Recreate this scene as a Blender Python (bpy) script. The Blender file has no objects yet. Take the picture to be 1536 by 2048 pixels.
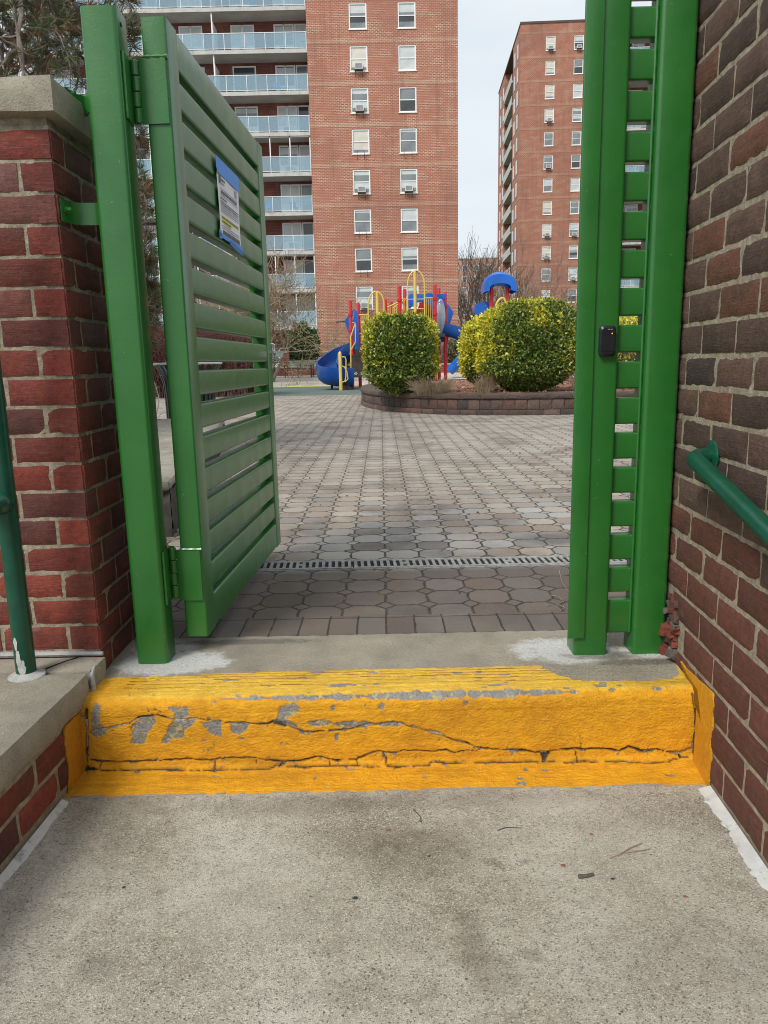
import bpy, bmesh, math, random
import numpy as np
from mathutils import Vector, Matrix
R = math.radians
rng = np.random.default_rng(7)
random.seed(7)
scene = bpy.context.scene
col = scene.collection

# ------------------------------------------------------------------ camera
CAM_F, PITCH, ROLL, EYE = 1500.0, R(11.2), R(1.19), 0.95
fwd = Vector((0, math.cos(PITCH), -math.sin(PITCH)))
rgt0 = Vector((1, 0, 0)); up0 = rgt0.cross(fwd)
rgt = rgt0 * math.cos(ROLL) - up0 * math.sin(ROLL)
upv = up0 * math.cos(ROLL) + rgt0 * math.sin(ROLL)
cam_data = bpy.data.cameras.new('camera')
cam = bpy.data.objects.new('camera', cam_data)
col.objects.link(cam)
cam.matrix_world = Matrix(((rgt.x, upv.x, -fwd.x, 0), (rgt.y, upv.y, -fwd.y, 0), (rgt.z, upv.z, -fwd.z, EYE), (0, 0, 0, 1)))
cam_data.sensor_fit = 'VERTICAL'
cam_data.sensor_height = 24.0
cam_data.lens = 24.0 * CAM_F / 2048.0
cam_data.clip_start = 0.05
cam_data.clip_end = 3000
scene.camera = cam

# ------------------------------------------------------------------ sky, sun, exposure
SUN_EL, SUN_AZ = R(48), R(218)        # azimuth measured clockwise from +Y
sund = Vector((math.sin(SUN_AZ) * math.cos(SUN_EL), math.cos(SUN_AZ) * math.cos(SUN_EL), math.sin(SUN_EL)))
world = bpy.data.worlds.new('World'); scene.world = world; world.use_nodes = True
wt = world.node_tree; wt.nodes.clear()
wo = wt.nodes.new('ShaderNodeOutputWorld'); bg = wt.nodes.new('ShaderNodeBackground')
sky = wt.nodes.new('ShaderNodeTexSky'); sky.sky_type = 'NISHITA'; sky.sun_disc = False
sky.sun_elevation = SUN_EL; sky.sun_rotation = SUN_AZ
sky.air_density = 1.0; sky.dust_density = 4.0
tc = wt.nodes.new('ShaderNodeTexCoord'); mp = wt.nodes.new('ShaderNodeMapping'); mp.inputs['Scale'].default_value = (1, 1, 3)
nz = wt.nodes.new('ShaderNodeTexNoise'); nz.inputs['Scale'].default_value = 2.2; nz.inputs['Detail'].default_value = 6
rp = wt.nodes.new('ShaderNodeValToRGB')
rp.color_ramp.elements[0].position = .3; rp.color_ramp.elements[0].color = (5.1, 5.75, 6.3, 1)
rp.color_ramp.elements[1].position = .75; rp.color_ramp.elements[1].color = (6.7, 7.0, 7.2, 1)
mx = wt.nodes.new('ShaderNodeMix'); mx.data_type = 'RGBA'; mx.inputs[0].default_value = 0.93
wt.links.new(tc.outputs['Generated'], mp.inputs['Vector']); wt.links.new(mp.outputs[0], nz.inputs['Vector'])
wt.links.new(nz.outputs['Fac'], rp.inputs[0]); wt.links.new(sky.outputs[0], mx.inputs[6]); wt.links.new(rp.outputs[0], mx.inputs[7])
wt.links.new(mx.outputs[2], bg.inputs['Color']); bg.inputs['Strength'].default_value = 0.10
wt.links.new(bg.outputs[0], wo.inputs['Surface'])
sl = bpy.data.lights.new('sun', 'SUN'); sl.energy = 2.1; sl.angle = R(20); sl.color = (1, .96, .9)
so = bpy.data.objects.new('sun', sl); col.objects.link(so); so.rotation_euler = sund.to_track_quat('Z', 'Y').to_euler()
so.location = (0, 0, 30)
scene.view_settings.view_transform = 'Standard'; scene.view_settings.look = 'None'
scene.view_settings.gamma = 1.0; scene.view_settings.exposure = 0.52
scene.cycles.max_bounces = 6
scene.cycles.use_denoising = True
scene.cycles.filter_width = 1.0

# ------------------------------------------------------------------ material helpers
class NT:
    def __init__(s, name):
        s.m = bpy.data.materials.new(name); s.m.use_nodes = True; s.t = s.m.node_tree; s.t.nodes.clear()
        s.out = s.t.nodes.new('ShaderNodeOutputMaterial')
        s.p = s.t.nodes.new('ShaderNodeBsdfPrincipled'); s.t.links.new(s.p.outputs[0], s.out.inputs[0])
    def set(s, inp, v):
        if isinstance(v, bpy.types.NodeSocket): s.t.links.new(v, inp)
        elif isinstance(v, tuple) and len(v) == 3 and inp.type == 'RGBA': inp.default_value = (*v, 1)
        else: inp.default_value = v
    def n(s, typ, ins=None, out=0, **pr):
        nd = s.t.nodes.new('ShaderNode' + typ)
        for k, v in pr.items(): setattr(nd, k, v)
        for k, v in (ins or {}).items(): s.set(nd.inputs[k], v)
        return nd.outputs[out]
    def math(s, op, a, b=0.0, c=0.0): return s.n('Math', {0: a, 1: b, 2: c}, operation=op)
    def mix(s, f, a, b, blend='MIX'):
        nd = s.t.nodes.new('ShaderNodeMix'); nd.data_type = 'RGBA'; nd.blend_type = blend
        s.set(nd.inputs[0], f); s.set(nd.inputs[6], a); s.set(nd.inputs[7], b); return nd.outputs[2]
    def ramp(s, f, stops):
        nd = s.t.nodes.new('ShaderNodeValToRGB'); s.set(nd.inputs[0], f); e = nd.color_ramp.elements
        while len(e) < len(stops): e.new(.5)
        for q, (p, c) in zip(e, stops):
            q.position = p; q.color = (*c, 1) if isinstance(c, tuple) else (c, c, c, 1)
        return nd.outputs[0]
    def obj(s, scale=None):
        o = s.n('TexCoord', out=3)
        return o if scale is None else s.n('Mapping', {'Vector': o, 'Scale': scale})
    def noise(s, vec, sc, det=3, rough=.55, out=0): return s.n('TexNoise', {'Vector': vec, 'Scale': sc, 'Detail': det, 'Roughness': rough}, out)
    def base(s, c): s.set(s.p.inputs['Base Color'], c)
    def rough(s, c): s.set(s.p.inputs['Roughness'], c)
    def bump(s, h, dist=.01, strength=1.0, normal=None):
        ins = {'Height': h, 'Distance': dist, 'Strength': strength}
        if normal is not None: ins['Normal'] = normal
        b = s.n('Bump', ins); s.t.links.new(b, s.p.inputs['Normal']); return b
    def inp(s, k, v): s.set(s.p.inputs[k], v)

M = {}
def plain(name, c, rough=.5, var=.12, sc=8, bump=0, bsc=60, spec=.5, metal=0, coat=0, dirt=None):
    t = NT(name); o = t.obj(); nf = t.noise(o, sc, 5)
    d = tuple(x * (1 - var) for x in c); l = tuple(min(1, x * (1 + var)) for x in c)
    b = t.ramp(nf, [(.3, d), (.7, l)])
    if dirt: b = t.mix(t.ramp(t.noise(o, dirt[1], 6, .7), [(dirt[2], 0.0), (dirt[2] + .12, dirt[3])]), b, dirt[0])
    t.base(b); t.rough(t.ramp(nf, [(.3, rough * .85), (.7, min(1, rough * 1.15))])); t.inp('Specular IOR Level', spec); t.inp('Metallic', metal)
    if coat: t.inp('Coat Weight', coat)
    if bump: t.bump(t.noise(o, bsc, 4), bump)
    M[name] = t.m; return t.m

# glossy green gate paint with faint orange peel, drips and dust
t = NT('gate_paint'); o = t.obj()
n1 = t.noise(o, 5, 5, .6); n2 = t.noise(t.obj((60, 60, 6)), 1, 4, .6)
b = t.ramp(n1, [(.3, (.012, .118, .014)), (.7, (.018, .150, .019))])
b = t.mix(t.ramp(n2, [(.62, 0.0), (.8, .25)]), b, (.06, .2, .07))
b = t.mix(t.ramp(t.noise(o, 95, 2, .5), [(.735, 0.0), (.75, .7)]), b, (.12, .22, .11)); b = t.mix(t.ramp(t.n('Math', {0: t.noise(o, 58, 3, .6), 1: t.ramp(t.noise(o, 3.1, 2), [(.5, .75), (.7, 1.0)])}, operation='MULTIPLY'), [(.66, 0.0), (.675, .75)]), b, (.07, .035, .015)); chip = t.noise(o, 34, 3, .6); b = t.mix(t.ramp(chip, [(.78, 0.0), (.80, .5)]), b, (.01, .07, .02))
t.base(b); t.rough(t.ramp(t.noise(o, 9, 4), [(.3, .30), (.7, .42)])); t.inp('Specular IOR Level', .6); t.inp('Coat Weight', .30); t.inp('Coat Roughness', .2)
t.bump(t.math('ADD', t.math('MULTIPLY', t.noise(o, 140, 2), .5), t.noise(o, 22, 3)), .0006); M['gate_paint'] = t.m
t = NT('rail_paint'); o = t.obj(); b = t.ramp(t.noise(o, 14, 5), [(.3, (.003, .052, .030)), (.7, (.006, .078, .044))])
t.base(b); t.rough(.28); t.bump(t.noise(o, 30, 4), .0015); M['rail_paint'] = t.m
plain('grey_filler', (.36, .36, .34), .9, .2, 30, .003, 90)
plain('steel', (.85, .85, .84), .28, .2, 20, metal=1, bump=.0005)
plain('rail_scar', (.42, .44, .42), .7, .2, 60)

def brick_mat(name, scratch=.3):
    t = NT(name); o = t.obj(); a = t.n('Attribute', attribute_name='tint')
    nf = t.noise(o, 55, 5, .7); big = t.noise(o, 9, 4)
    c = t.mix(t.ramp(nf, [(.35, .35), (.6, 0.0)]), a, (.0, .0, .0))
    c = t.mix(t.ramp(big, [(.45, 0.0), (.8, scratch)]), c, (.20, .12, .09), 'MIX')
    c = t.mix(t.ramp(t.noise(o, 4.2, 5, .65), [(.50, 0.0), (.66, .55)]), c, (.035, .022, .018))
    c = t.mix(t.ramp(t.noise(t.n('Mapping', {'Vector': o, 'Location': (5, 2, 9)}), 3.3, 6, .7), [(.63, 0.0), (.72, .22)]), c, (.42, .38, .36))
    st = t.noise(t.obj((14, 14, 180)), 1.0, 3, .7)
    c = t.mix(t.ramp(st, [(.60, 0.0), (.75, .18)]), c, (.45, .38, .33))
    c = t.mix(t.ramp(t.noise(o, 300, 2), [(.66, 0.0), (.74, .35)]), c, (.4, .34, .28))
    t.base(c); t.rough(.85)
    t.bump(t.math('ADD', t.noise(o, 90, 5, .7), t.math('MULTIPLY', st, .5)), .004); M[name] = t.m
brick_mat('brick', .16)
t = NT('mortar'); o = t.obj(); nf = t.noise(o, 40, 5, .7)
c = t.ramp(nf, [(.3, (.19, .16, .11)), (.55, (.37, .32, .235)), (.75, (.52, .47, .37))])
c = t.mix(t.ramp(t.noise(o, 7, 4), [(.5, 0.0), (.75, .35)]), c, (.17, .14, .10))
c = t.mix(t.ramp(t.noise(o, 260, 2), [(.62, 0.0), (.7, .5)]), c, (.62, .6, .52))
t.base(c); t.rough(.95); t.bump(t.noise(o, 130, 5, .75), .006); M['mortar'] = t.m

# weathered cast stone
def stone_mat(name, lo, hi, speck=.6, stain=(.08, .075, .06), stainf=.5):
    t = NT(name); o = t.obj(); nf = t.noise(o, 12, 6, .65)
    c = t.ramp(nf, [(.28, lo), (.72, hi)])
    c = t.mix(t.ramp(t.noise(o, 2.3, 5), [(.48, 0.0), (.7, stainf)]), c, stain)
    c = t.mix(t.ramp(t.noise(o, 330, 2, .6), [(.60, 0.0), (.68, speck)]), c, (.72, .68, .60))
    c = t.mix(t.ramp(t.noise(o, 210, 2, .6), [(.30, .75), (.38, 0.0)]), c, (.05, .045, .04))
    t.base(c); t.rough(.92); t.bump(t.math('ADD', t.noise(o, 170, 4, .75), t.math('MULTIPLY', nf, .8)), .0035)
    M[name] = t.m; return t
stone_mat('coping_stone', (.27, .24, .185), (.42, .385, .31), .4, (.15, .125, .09), .4)
stone_mat('rough_stone', (.016, .013, .011), (.055, .048, .04), .1)
stone_mat('ledge_stone', (.22, .20, .16), (.36, .33, .27), .25)

# lower concrete walkway
STAINS = [(.07, 1.66, .16, .10, .42, (.10, .075, .045)), (-.05, 1.70, .12, .06, .35, (.12, .09, .06)), (.16, 1.36, .035, .09, .55, (.12, .085, .055)), (.20, 1.28, .06, .05, .4, (.11, .085, .06)), (-.60, 1.31, .05, .04, .4, (.07, .055, .04)), (.28, 1.32, .03, .02, .5, (.05, .04, .03)), (-.32, 1.86, .30, .05, .35, (.10, .08, .06)), (.15, 1.88, .45, .045, .38, (.095, .075, .055)), (-.75, 1.75, .12, .25, .25, (.10, .08, .06)), (.55, 1.6, .2, .2, .25, (.60, .57, .48)), (.45, 1.84, .14, .05, .4, (.58, .55, .47)), (-.3, 1.5, .25, .18, .22, (.58, .54, .46)), (.62, 1.30, .25, .12, .25, (.13, .105, .075)), (-.1, 1.24, .06, .03, .3, (.12, .10, .07))]
t = NT('walkway_concrete'); o = t.obj()
n1 = t.noise(o, 3.2, 6, .62); n2 = t.noise(o, 28, 5, .7)
c = t.ramp(n1, [(.30, (.285, .25, .19)), (.48, (.41, .375, .305)), (.68, (.53, .50, .43))])
c = t.mix(t.ramp(n2, [(.30, .4), (.55, 0.0)]), c, (.15, .13, .10))
dz = t.noise(o, 1.7, 6, .68); c = t.mix(t.ramp(dz, [(.58, 0.0), (.74, .35)]), c, (.11, .095, .07))
spots = t.noise(t.n('Mapping', {'Vector': o, 'Location': (3, 7, 0)}), 11, 2, .5); c = t.mix(t.ramp(spots, [(.70, 0.0), (.78, .45)]), c, (.075, .062, .048))
v = t.n('TexVoronoi', {'Vector': o, 'Scale': 380.0}, 1); vd = t.n('TexVoronoi', {'Vector': o, 'Scale': 380.0}, 0)
grain = t.n('SeparateColor', {0: v}, 0)
c = t.mix(t.ramp(grain, [(.80, 0.0), (.88, .6)]), c, (.70, .66, .56))
c = t.mix(t.ramp(grain, [(.06, .75), (.13, 0.0)]), c, (.07, .06, .05))
v2 = t.n('SeparateColor', {0: t.n('TexVoronoi', {'Vector': o, 'Scale': 120.0}, 1)}, 1)
vd2 = t.n('TexVoronoi', {'Vector': o, 'Scale': 120.0}, 0)
big = t.math('MULTIPLY', t.math('GREATER_THAN', v2, .965), t.math('LESS_THAN', vd2, .28))
c = t.mix(t.math('MULTIPLY', big, .8), c, (.62, .57, .45))
big2 = t.math('MULTIPLY', t.math('LESS_THAN', v2, .03), t.math('LESS_THAN', vd2, .3)); c = t.mix(t.math('MULTIPLY', big2, .8), c, (.05, .05, .05))
for (sx, sy, rx, ry, f, cc) in STAINS:
    q = t.n('VectorMath', {0: t.n('VectorMath', {0: o, 1: (sx, sy, 0)}, operation='SUBTRACT'), 1: (1 / rx, 1 / ry, 0)}, operation='MULTIPLY')
    q = t.math('ADD', t.n('VectorMath', {0: q}, 1, operation='LENGTH'), t.math('MULTIPLY', t.math('SUBTRACT', t.noise(o, 17, 5, .7), .5), 2.4))
    c = t.mix(t.n('MapRange', {0: q, 1: .5, 2: 1.3, 3: f * .7, 4: 0.0}), c, cc)
t.base(c); t.rough(.93)
t.bump(t.math('ADD', t.math('ADD', t.noise(o, 240, 3, .8), t.math('MULTIPLY', n2, 1.2)), t.math('MULTIPLY', vd, .6)), .003); M['walkway_concrete'] = t.m

# step: colours come from the painted/worn layer stored on the mesh
t = NT('step_paint'); o = t.obj(); a = t.n('Attribute', attribute_name='tint'); pf = t.n('Attribute', {}, 3, attribute_name='tint')
n1 = t.noise(t.obj((32, 60, 60)), 1.0, 5, .65); n2 = t.noise(o, 150, 4, .75); n3 = t.noise(o, 5, 5, .6)
sep = t.n('SeparateColor', {0: a}, 0); sepb = t.n('SeparateColor', {0: a}, 2)
isy = t.math('GREATER_THAN', t.math('SUBTRACT', sep, sepb), .22)
c = t.mix(t.math('MULTIPLY', isy, t.ramp(n1, [(.40, .30), (.62, 0.0)])), a, (.36, .13, .008))
c = t.mix(t.math('MULTIPLY', isy, t.ramp(n3, [(.50, 0.0), (.72, .40)])), c, (.42, .17, .01))
c = t.mix(t.math('MULTIPLY', t.math('SUBTRACT', 1.0, isy), t.ramp(n2, [(.36, .45), (.5, 0.0)])), c, (.07, .065, .055))
c = t.mix(t.math('MULTIPLY', t.math('SUBTRACT', 1.0, isy), t.ramp(t.noise(o, 300, 2), [(.60, 0.0), (.68, .5)])), c, (.60, .58, .52))
t.base(c); t.rough(t.math('SUBTRACT', .88, t.math('MULTIPLY', isy, .34)))
t.inp('Specular IOR Level', .4)
t.bump(t.math('ADD', n2, t.math('MULTIPLY', t.noise(t.obj((75, 130, 130)), 1, 4, .7), 1.4)), .0045); M['step_paint'] = t.m

# octagonal pavers with small squares at their corners
def paver_mat(name, pu, pv, rect=False):
    t = NT(name); o = t.obj()
    wn = t.n('VectorMath', {0: t.noise(o, 7, 3, .6, 1), 1: (-.5, -.5, -.5)}, operation='ADD')
    w = t.n('VectorMath', {0: o, 1: t.n('VectorMath', {0: wn, 'Scale': .008 if rect else .020}, operation='SCALE')}, operation='ADD')
    wn2 = t.n('VectorMath', {0: t.noise(o, 60, 3, .6, 1), 1: (-.5, -.5, -.5)}, operation='ADD')
    w = t.n('VectorMath', {0: w, 1: t.n('VectorMath', {0: wn2, 'Scale': .012}, operation='SCALE')}, operation='ADD')
    sp = t.t.nodes.new('ShaderNodeSeparateXYZ'); t.t.links.new(w, sp.inputs[0])
    u = t.math('DIVIDE', sp.outputs[0], pu); v = t.math('DIVIDE', sp.outputs[1], pv)
    ax = t.math('ABSOLUTE', t.math('SUBTRACT', t.math('FRACT', u), .5)); ay = t.math('ABSOLUTE', t.math('SUBTRACT', t.math('FRACT', v), .5))
    s_ = t.math('ADD', ax, ay); C = .765
    dx = t.math('SUBTRACT', .5, ax); dy = t.math('SUBTRACT', .5, ay); edge = t.math('MINIMUM', dx, dy)
    diag = t.math('MULTIPLY', t.math('SUBTRACT', C, s_), .7071)
    if rect: d = t.math('MINIMUM', dx, t.math('MULTIPLY', dy, pv / pu)); inside = t.math('ADD', 1.0, 0.0)
    else:
        inside = t.math('GREATER_THAN', diag, 0.0)
        d_oct = t.math('MINIMUM', edge, diag); d_dia = t.math('MULTIPLY', diag, -1.0)
        d = t.math('ADD', t.math('MULTIPLY', inside, d_oct), t.math('MULTIPLY', t.math('SUBTRACT', 1.0, inside), d_dia))
    cu = t.math('FLOOR', t.math('ADD', u, t.math('MULTIPLY', t.math('SUBTRACT', 1.0, inside), .5)))
    cv = t.math('FLOOR', t.math('ADD', v, t.math('MULTIPLY', t.math('SUBTRACT', 1.0, inside), .5)))
    cell = t.n('CombineXYZ', {0: cu, 1: cv, 2: t.math('MULTIPLY', inside, 17.3)})
    rnd = t.n('TexWhiteNoise', {'Vector': cell}, 0); rnd2 = t.n('SeparateColor', {0: t.n('TexWhiteNoise', {'Vector': cell}, 1)}, 1)
    jn = t.noise(o, 19, 4, .7); joint = t.math('MULTIPLY', t.n('MapRange', {0: t.math('ADD', d, t.math('MULTIPLY', t.math('SUBTRACT', jn, .5), -.05)), 1: .010, 2: .038, 3: 1.0, 4: 0.0}), t.ramp(t.noise(o, 9, 3), [(.3, .7), (.5, 1.0)]))
    grey = t.ramp(rnd, [(.0, (.19, .17, .15)), (.5, (.29, .27, .25)), (1.0, (.42, .405, .385))])
    tan = t.ramp(rnd, [(.0, (.24, .18, .14)), (.5, (.345, .28, .22)), (1.0, (.42, .36, .29))])
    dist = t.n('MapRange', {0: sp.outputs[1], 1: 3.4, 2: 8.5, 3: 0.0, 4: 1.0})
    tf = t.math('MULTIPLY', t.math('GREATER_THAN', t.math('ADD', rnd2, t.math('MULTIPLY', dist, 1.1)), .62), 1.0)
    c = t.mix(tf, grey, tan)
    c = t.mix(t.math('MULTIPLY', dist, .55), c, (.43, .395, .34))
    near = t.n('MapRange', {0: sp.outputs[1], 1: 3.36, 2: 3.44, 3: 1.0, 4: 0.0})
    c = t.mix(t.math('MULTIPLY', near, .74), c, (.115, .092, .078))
    n1 = t.noise(o, 1.6, 7, .68); c = t.mix(t.ramp(n1, [(.47, 0.0), (.62, .66)]), c, (.14, .105, .08))
    c = t.mix(t.ramp(t.noise(o, 1.1, 5, .6), [(.5, 0.0), (.7, .35)]), c, (.40, .36, .31))
    far = t.n('MapRange', {0: sp.outputs[1], 1: 4.0, 2: 10.0, 3: 1.0, 4: .35})
    c = t.mix(t.ramp(t.noise(o, 160, 3, .8), [(.34, .6), (.48, 0.0)]), c, (.07, .06, .055))
    c = t.mix(t.ramp(t.noise(o, 330, 2, .6), [(.60, 0.0), (.70, .45)]), c, (.5, .48, .44))
    jc = t.ramp(t.noise(o, 30, 4), [(.35, (.022, .017, .012)), (.6, (.065, .05, .03)), (.8, (.15, .10, .045))])
    moss = t.math('MULTIPLY', t.ramp(t.noise(o, 3.1, 4), [(.55, 0.0), (.65, 1.0)]), t.ramp(t.noise(o, 26, 3), [(.5, 0.0), (.6, 1.0)]))
    c = t.mix(1.0, c, (.90, .90, .91), 'MULTIPLY')
    jc = t.mix(moss, jc, (.17, .16, .04))
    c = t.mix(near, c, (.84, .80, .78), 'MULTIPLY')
    pd = t.n('VectorMath', {0: t.n('VectorMath', {0: w, 1: (.05, 3.95, 0)}, operation='SUBTRACT'), 1: (1.7, 2.2, 0)}, operation='MULTIPLY')
    pl_ = t.n('VectorMath', {0: pd}, 1, operation='LENGTH')
    c = t.mix(t.math('MULTIPLY', t.n('MapRange', {0: pl_, 1: .5, 2: 1.15, 3: .5, 4: 0.0}), t.math('GREATER_THAN', rnd2, .42)), c, (.47, .465, .45))
    wet = t.n('VectorMath', {0: t.n('VectorMath', {0: w, 1: (.93, 3.95, 0)}, operation='SUBTRACT'), 1: (3.2, 5.5, 0)}, operation='MULTIPLY')
    c = t.mix(t.n('MapRange', {0: t.math('ADD', t.n('VectorMath', {0: wet}, 1, operation='LENGTH'), t.noise(o, 6, 4)), 1: .9, 2: 1.35, 3: .7, 4: 0.0}), c, (.08, .08, .085))
    c = t.mix(joint, c, jc)
    t.base(c); t.rough(.9)
    tilt = t.math('ADD', t.math('MULTIPLY', t.math('SUBTRACT', t.math('FRACT', u), .5), t.math('SUBTRACT', rnd, .5)), t.math('MULTIPLY', t.math('SUBTRACT', t.math('FRACT', v), .5), t.math('SUBTRACT', rnd2, .5)))
    h = t.math('ADD', t.math('ADD', t.math('MULTIPLY', tilt, 1.6), t.math('SUBTRACT', 1.0, joint)), t.math('ADD', t.math('MULTIPLY', t.noise(o, 210, 4, .8), .28), t.math('MULTIPLY', rnd, .35)))
    t.bump(h, .007); M[name] = t.m
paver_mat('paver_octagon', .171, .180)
paver_mat('paver_border', .106, .195, True)

t = NT('rubber'); o = t.obj(); c = t.ramp(t.noise(o, 60, 3, .8), [(.3, (.055, .085, .075)), (.7, (.12, .165, .145))])
c = t.mix(t.ramp(t.noise(o, .5, 4), [(.4, 0.0), (.7, .4)]), c, (.16, .20, .18)); t.base(c); t.rough(.9); M['rubber'] = t.m
plain('far_path', (.46, .42, .36), .9, .12, 3, dirt=((.25, .22, .18), 1.3, .5, .5))
plain('yellow_line', (.5, .46, .14), .9, .3, 9)
plain('ground_soil', (.16, .13, .09), .95, .3, .5)
plain('grass_patch', (.09, .11, .04), .95, .4, 4)
plain('sealant', (.52, .53, .52), .6, .12, 20, .002, 50, dirt=((.10, .09, .08), 24, .56, .8))
plain('white_splash', (.55, .55, .53), .9, .3, 14)
plain('dark_void', (.008, .008, .008), .9)

# far facade brick: small bricks, pale mortar, bands and repaired patches
def facade_mat(name, red=(.41, .150, .095), red2=(.27, .092, .062), mort=(.70, .54, .40), fh=2.615, z0=24.8, yaw=0):
    t = NT(name); o = t.obj()
    if yaw: o = t.n('Mapping', {'Vector': o, 'Rotation': (0, 0, yaw)})
    sp = t.t.nodes.new('ShaderNodeSeparateXYZ'); t.t.links.new(o, sp.inputs[0])
    xy = t.n('CombineXYZ', {0: t.math('ADD', sp.outputs[0], sp.outputs[1]), 1: sp.outputs[2], 2: 0.0})
    bk = t.t.nodes.new('ShaderNodeTexBrick'); t.t.links.new(xy, bk.inputs['Vector'])
    for k, v_ in (('Color1', (*red, 1)), ('Color2', (*red2, 1)), ('Mortar', (*mort, 1)), ('Scale', 1.0), ('Mortar Size', .014), ('Mortar Smooth', .2), ('Bias', 0.0), ('Brick Width', .27), ('Row Height', .104)):
        bk.inputs[k].default_value = v_
    big = t.noise(t.obj((.6, .6, 1.6)), 1.0, 5, .6)
    rb = t.mix(t.ramp(t.noise(o, .9, 4), [(.4, 0.0), (.65, .75)]), red, (.46, .195, .125))
    c = t.mix(t.ramp(big, [(.42, 0.0), (.52, .62)]), bk.outputs[0], rb)
    ph = t.math('FRACT', t.math('DIVIDE', t.math('SUBTRACT', sp.outputs[2], z0), fh))
    band = t.math('MULTIPLY', t.math('GREATER_THAN', ph, .02), t.math('LESS_THAN', ph, .13))
    c = t.mix(t.math('MULTIPLY', band, .35), c, bk.outputs[0]); c = t.mix(t.math('MULTIPLY', band, .18), c, mort)
    line = t.math('LESS_THAN', t.math('ABSOLUTE', t.math('SUBTRACT', ph, .02)), .012); c = t.mix(t.math('MULTIPLY', line, .5), c, (.16, .06, .04))
    c = t.mix(t.ramp(t.noise(o, .22, 4), [(.48, 0.0), (.68, .38)]), c, (.22, .085, .07))
    c = t.mix(t.ramp(t.noise(t.obj((2.2, 2.2, .12)), 1.0, 4, .6), [(.52, 0.0), (.72, .35)]), c, (.16, .07, .055))
    c = t.mix(t.ramp(t.noise(t.obj((3.1, 3.1, .2)), 1.3, 4, .6), [(.60, 0.0), (.74, .25)]), c, (.60, .44, .34))
    t.base(c); t.rough(.9); t.bump(bk.outputs[1], -.01); M[name] = t.m
facade_mat('facade_brick')
facade_mat('facade_brick_far', (.38, .135, .088), (.25, .088, .06), (.60, .44, .31), 2.68, 39.5)
facade_mat('pale_facade', (.44, .24, .18), (.36, .19, .15), (.60, .48, .40), 2.7, 24)
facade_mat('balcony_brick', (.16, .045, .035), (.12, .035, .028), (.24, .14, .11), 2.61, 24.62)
plain('white_trim', (.80, .80, .78), .5, .05, 4, dirt=((.45, .42, .38), 6, .6, .4))
plain('slab_concrete', (.50, .50, .48), .85, .12, 2, dirt=((.28, .26, .23), 1.5, .52, .5))
plain('soffit', (.44, .43, .41), .9, .12, 1.2)
plain('rail_metal', (.72, .74, .75), .35, .05, 5)
plain('glass_dark', (.045, .05, .055), .08, .4, .7, spec=.8)
plain('glass_mid', (.20, .22, .23), .15, .35, .9, spec=.8)
plain('blind', (.52, .56, .56), .6, .12, 2, coat=.4)
plain('blind_warm', (.60, .57, .50), .6, .12, 2, coat=.4)
plain('glass_blue', (.30, .46, .56), .15, .25, .5, spec=.7)
plain('glass_grey', (.36, .37, .40), .15, .2, .5, spec=.7)
plain('ac_metal', (.62, .62, .58), .5, .1, 6)
plain('rust', (.10, .06, .05), .8, .3, 5)
plain('red_paint', (.52, .014, .022), .35, .15, 3)
plain('blue_plastic', (.008, .115, .50), .32, .22, 1.6, dirt=((.06, .16, .45), 3, .55, .5))
plain('blue_slide', (.006, .058, .26), .3, .25, 1.6)
plain('yellow_paint', (.66, .50, .10), .35, .1, 4)
plain('brown_deck', (.045, .030, .026), .6, .2, 6)
plain('clear_bubble', (.35, .42, .48), .1, .1, 3)
plain('bench_green', (.02, .05, .035), .5, .2, 6)
plain('bench_slat', (.22, .22, .17), .7, .3, 6)
plain('bin_metal', (.012, .030, .026), .35, .2, 8)
plain('bin_rim', (.62, .64, .64), .3, .1, 8)
plain('bin_bag', (.006, .006, .007), .25, .3, 25, .02, 30)
plain('bark', (.11, .095, .08), .95, .3, 9, .01, 40)
plain('bark_pale', (.27, .235, .20), .95, .3, 9, .01, 40)
plain('twig_brown', (.22, .18, .15), .95, .3, 9)
plain('twig_red', (.13, .055, .045), .95, .35, 3)
plain('dry_stem', (.30, .23, .15), .95, .3, 7)
plain('mulch', (.24, .115, .07), .95, .45, 12, .03, 30)
plain('reader_black', (.012, .012, .016), .35, .2, 20)
plain('paper', (.74, .73, .76), .7, .04, 10)
plain('ink', (.16, .16, .19), .8, .1, 20)
plain('ink_pale', (.42, .42, .46), .8, .1, 20)
plain('highlighter', (.68, .62, .05), .7, .05, 20)
plain('photo_brown', (.10, .075, .06), .6, .5, 90)
plain('tape_blue', (.085, .28, .72), .6, .12, 40, .001, 80)
plain('cast_iron', (.30, .30, .29), .5, .25, 40, .002, 80, dirt=((.10, .08, .06), 30, .5, .6))
plain('dead_leaf', (.22, .09, .05), .9, .3, 30)
plain('char', (.03, .03, .03), .9, .3, 30)
t = NT('led'); t.base((1, .3, .1)); t.inp('Emission Color', (1, .25, .08)); t.inp('Emission Strength', 2.0); M['led'] = t.m
def leaf_mat(name, rough=.38, trans=.15):
    t = NT(name); a = t.n('Attribute', attribute_name='tint'); t.base(a); t.rough(rough); t.inp('Specular IOR Level', .5)
    t.inp('Subsurface Weight', 0.0); M[name] = t.m
leaf_mat('leaf', .34); leaf_mat('needle', .6); leaf_mat('block_face', .95)
t = NT('planter_block'); o = t.obj(); a = t.n('Attribute', attribute_name='tint')
c = t.mix(t.ramp(t.noise(o, 30, 5, .7), [(.35, .5), (.6, 0.0)]), a, (.04, .03, .028)); t.base(c); t.rough(.95); t.bump(t.noise(o, 25, 5, .7), .03); M['planter_block'] = t.m

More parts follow.
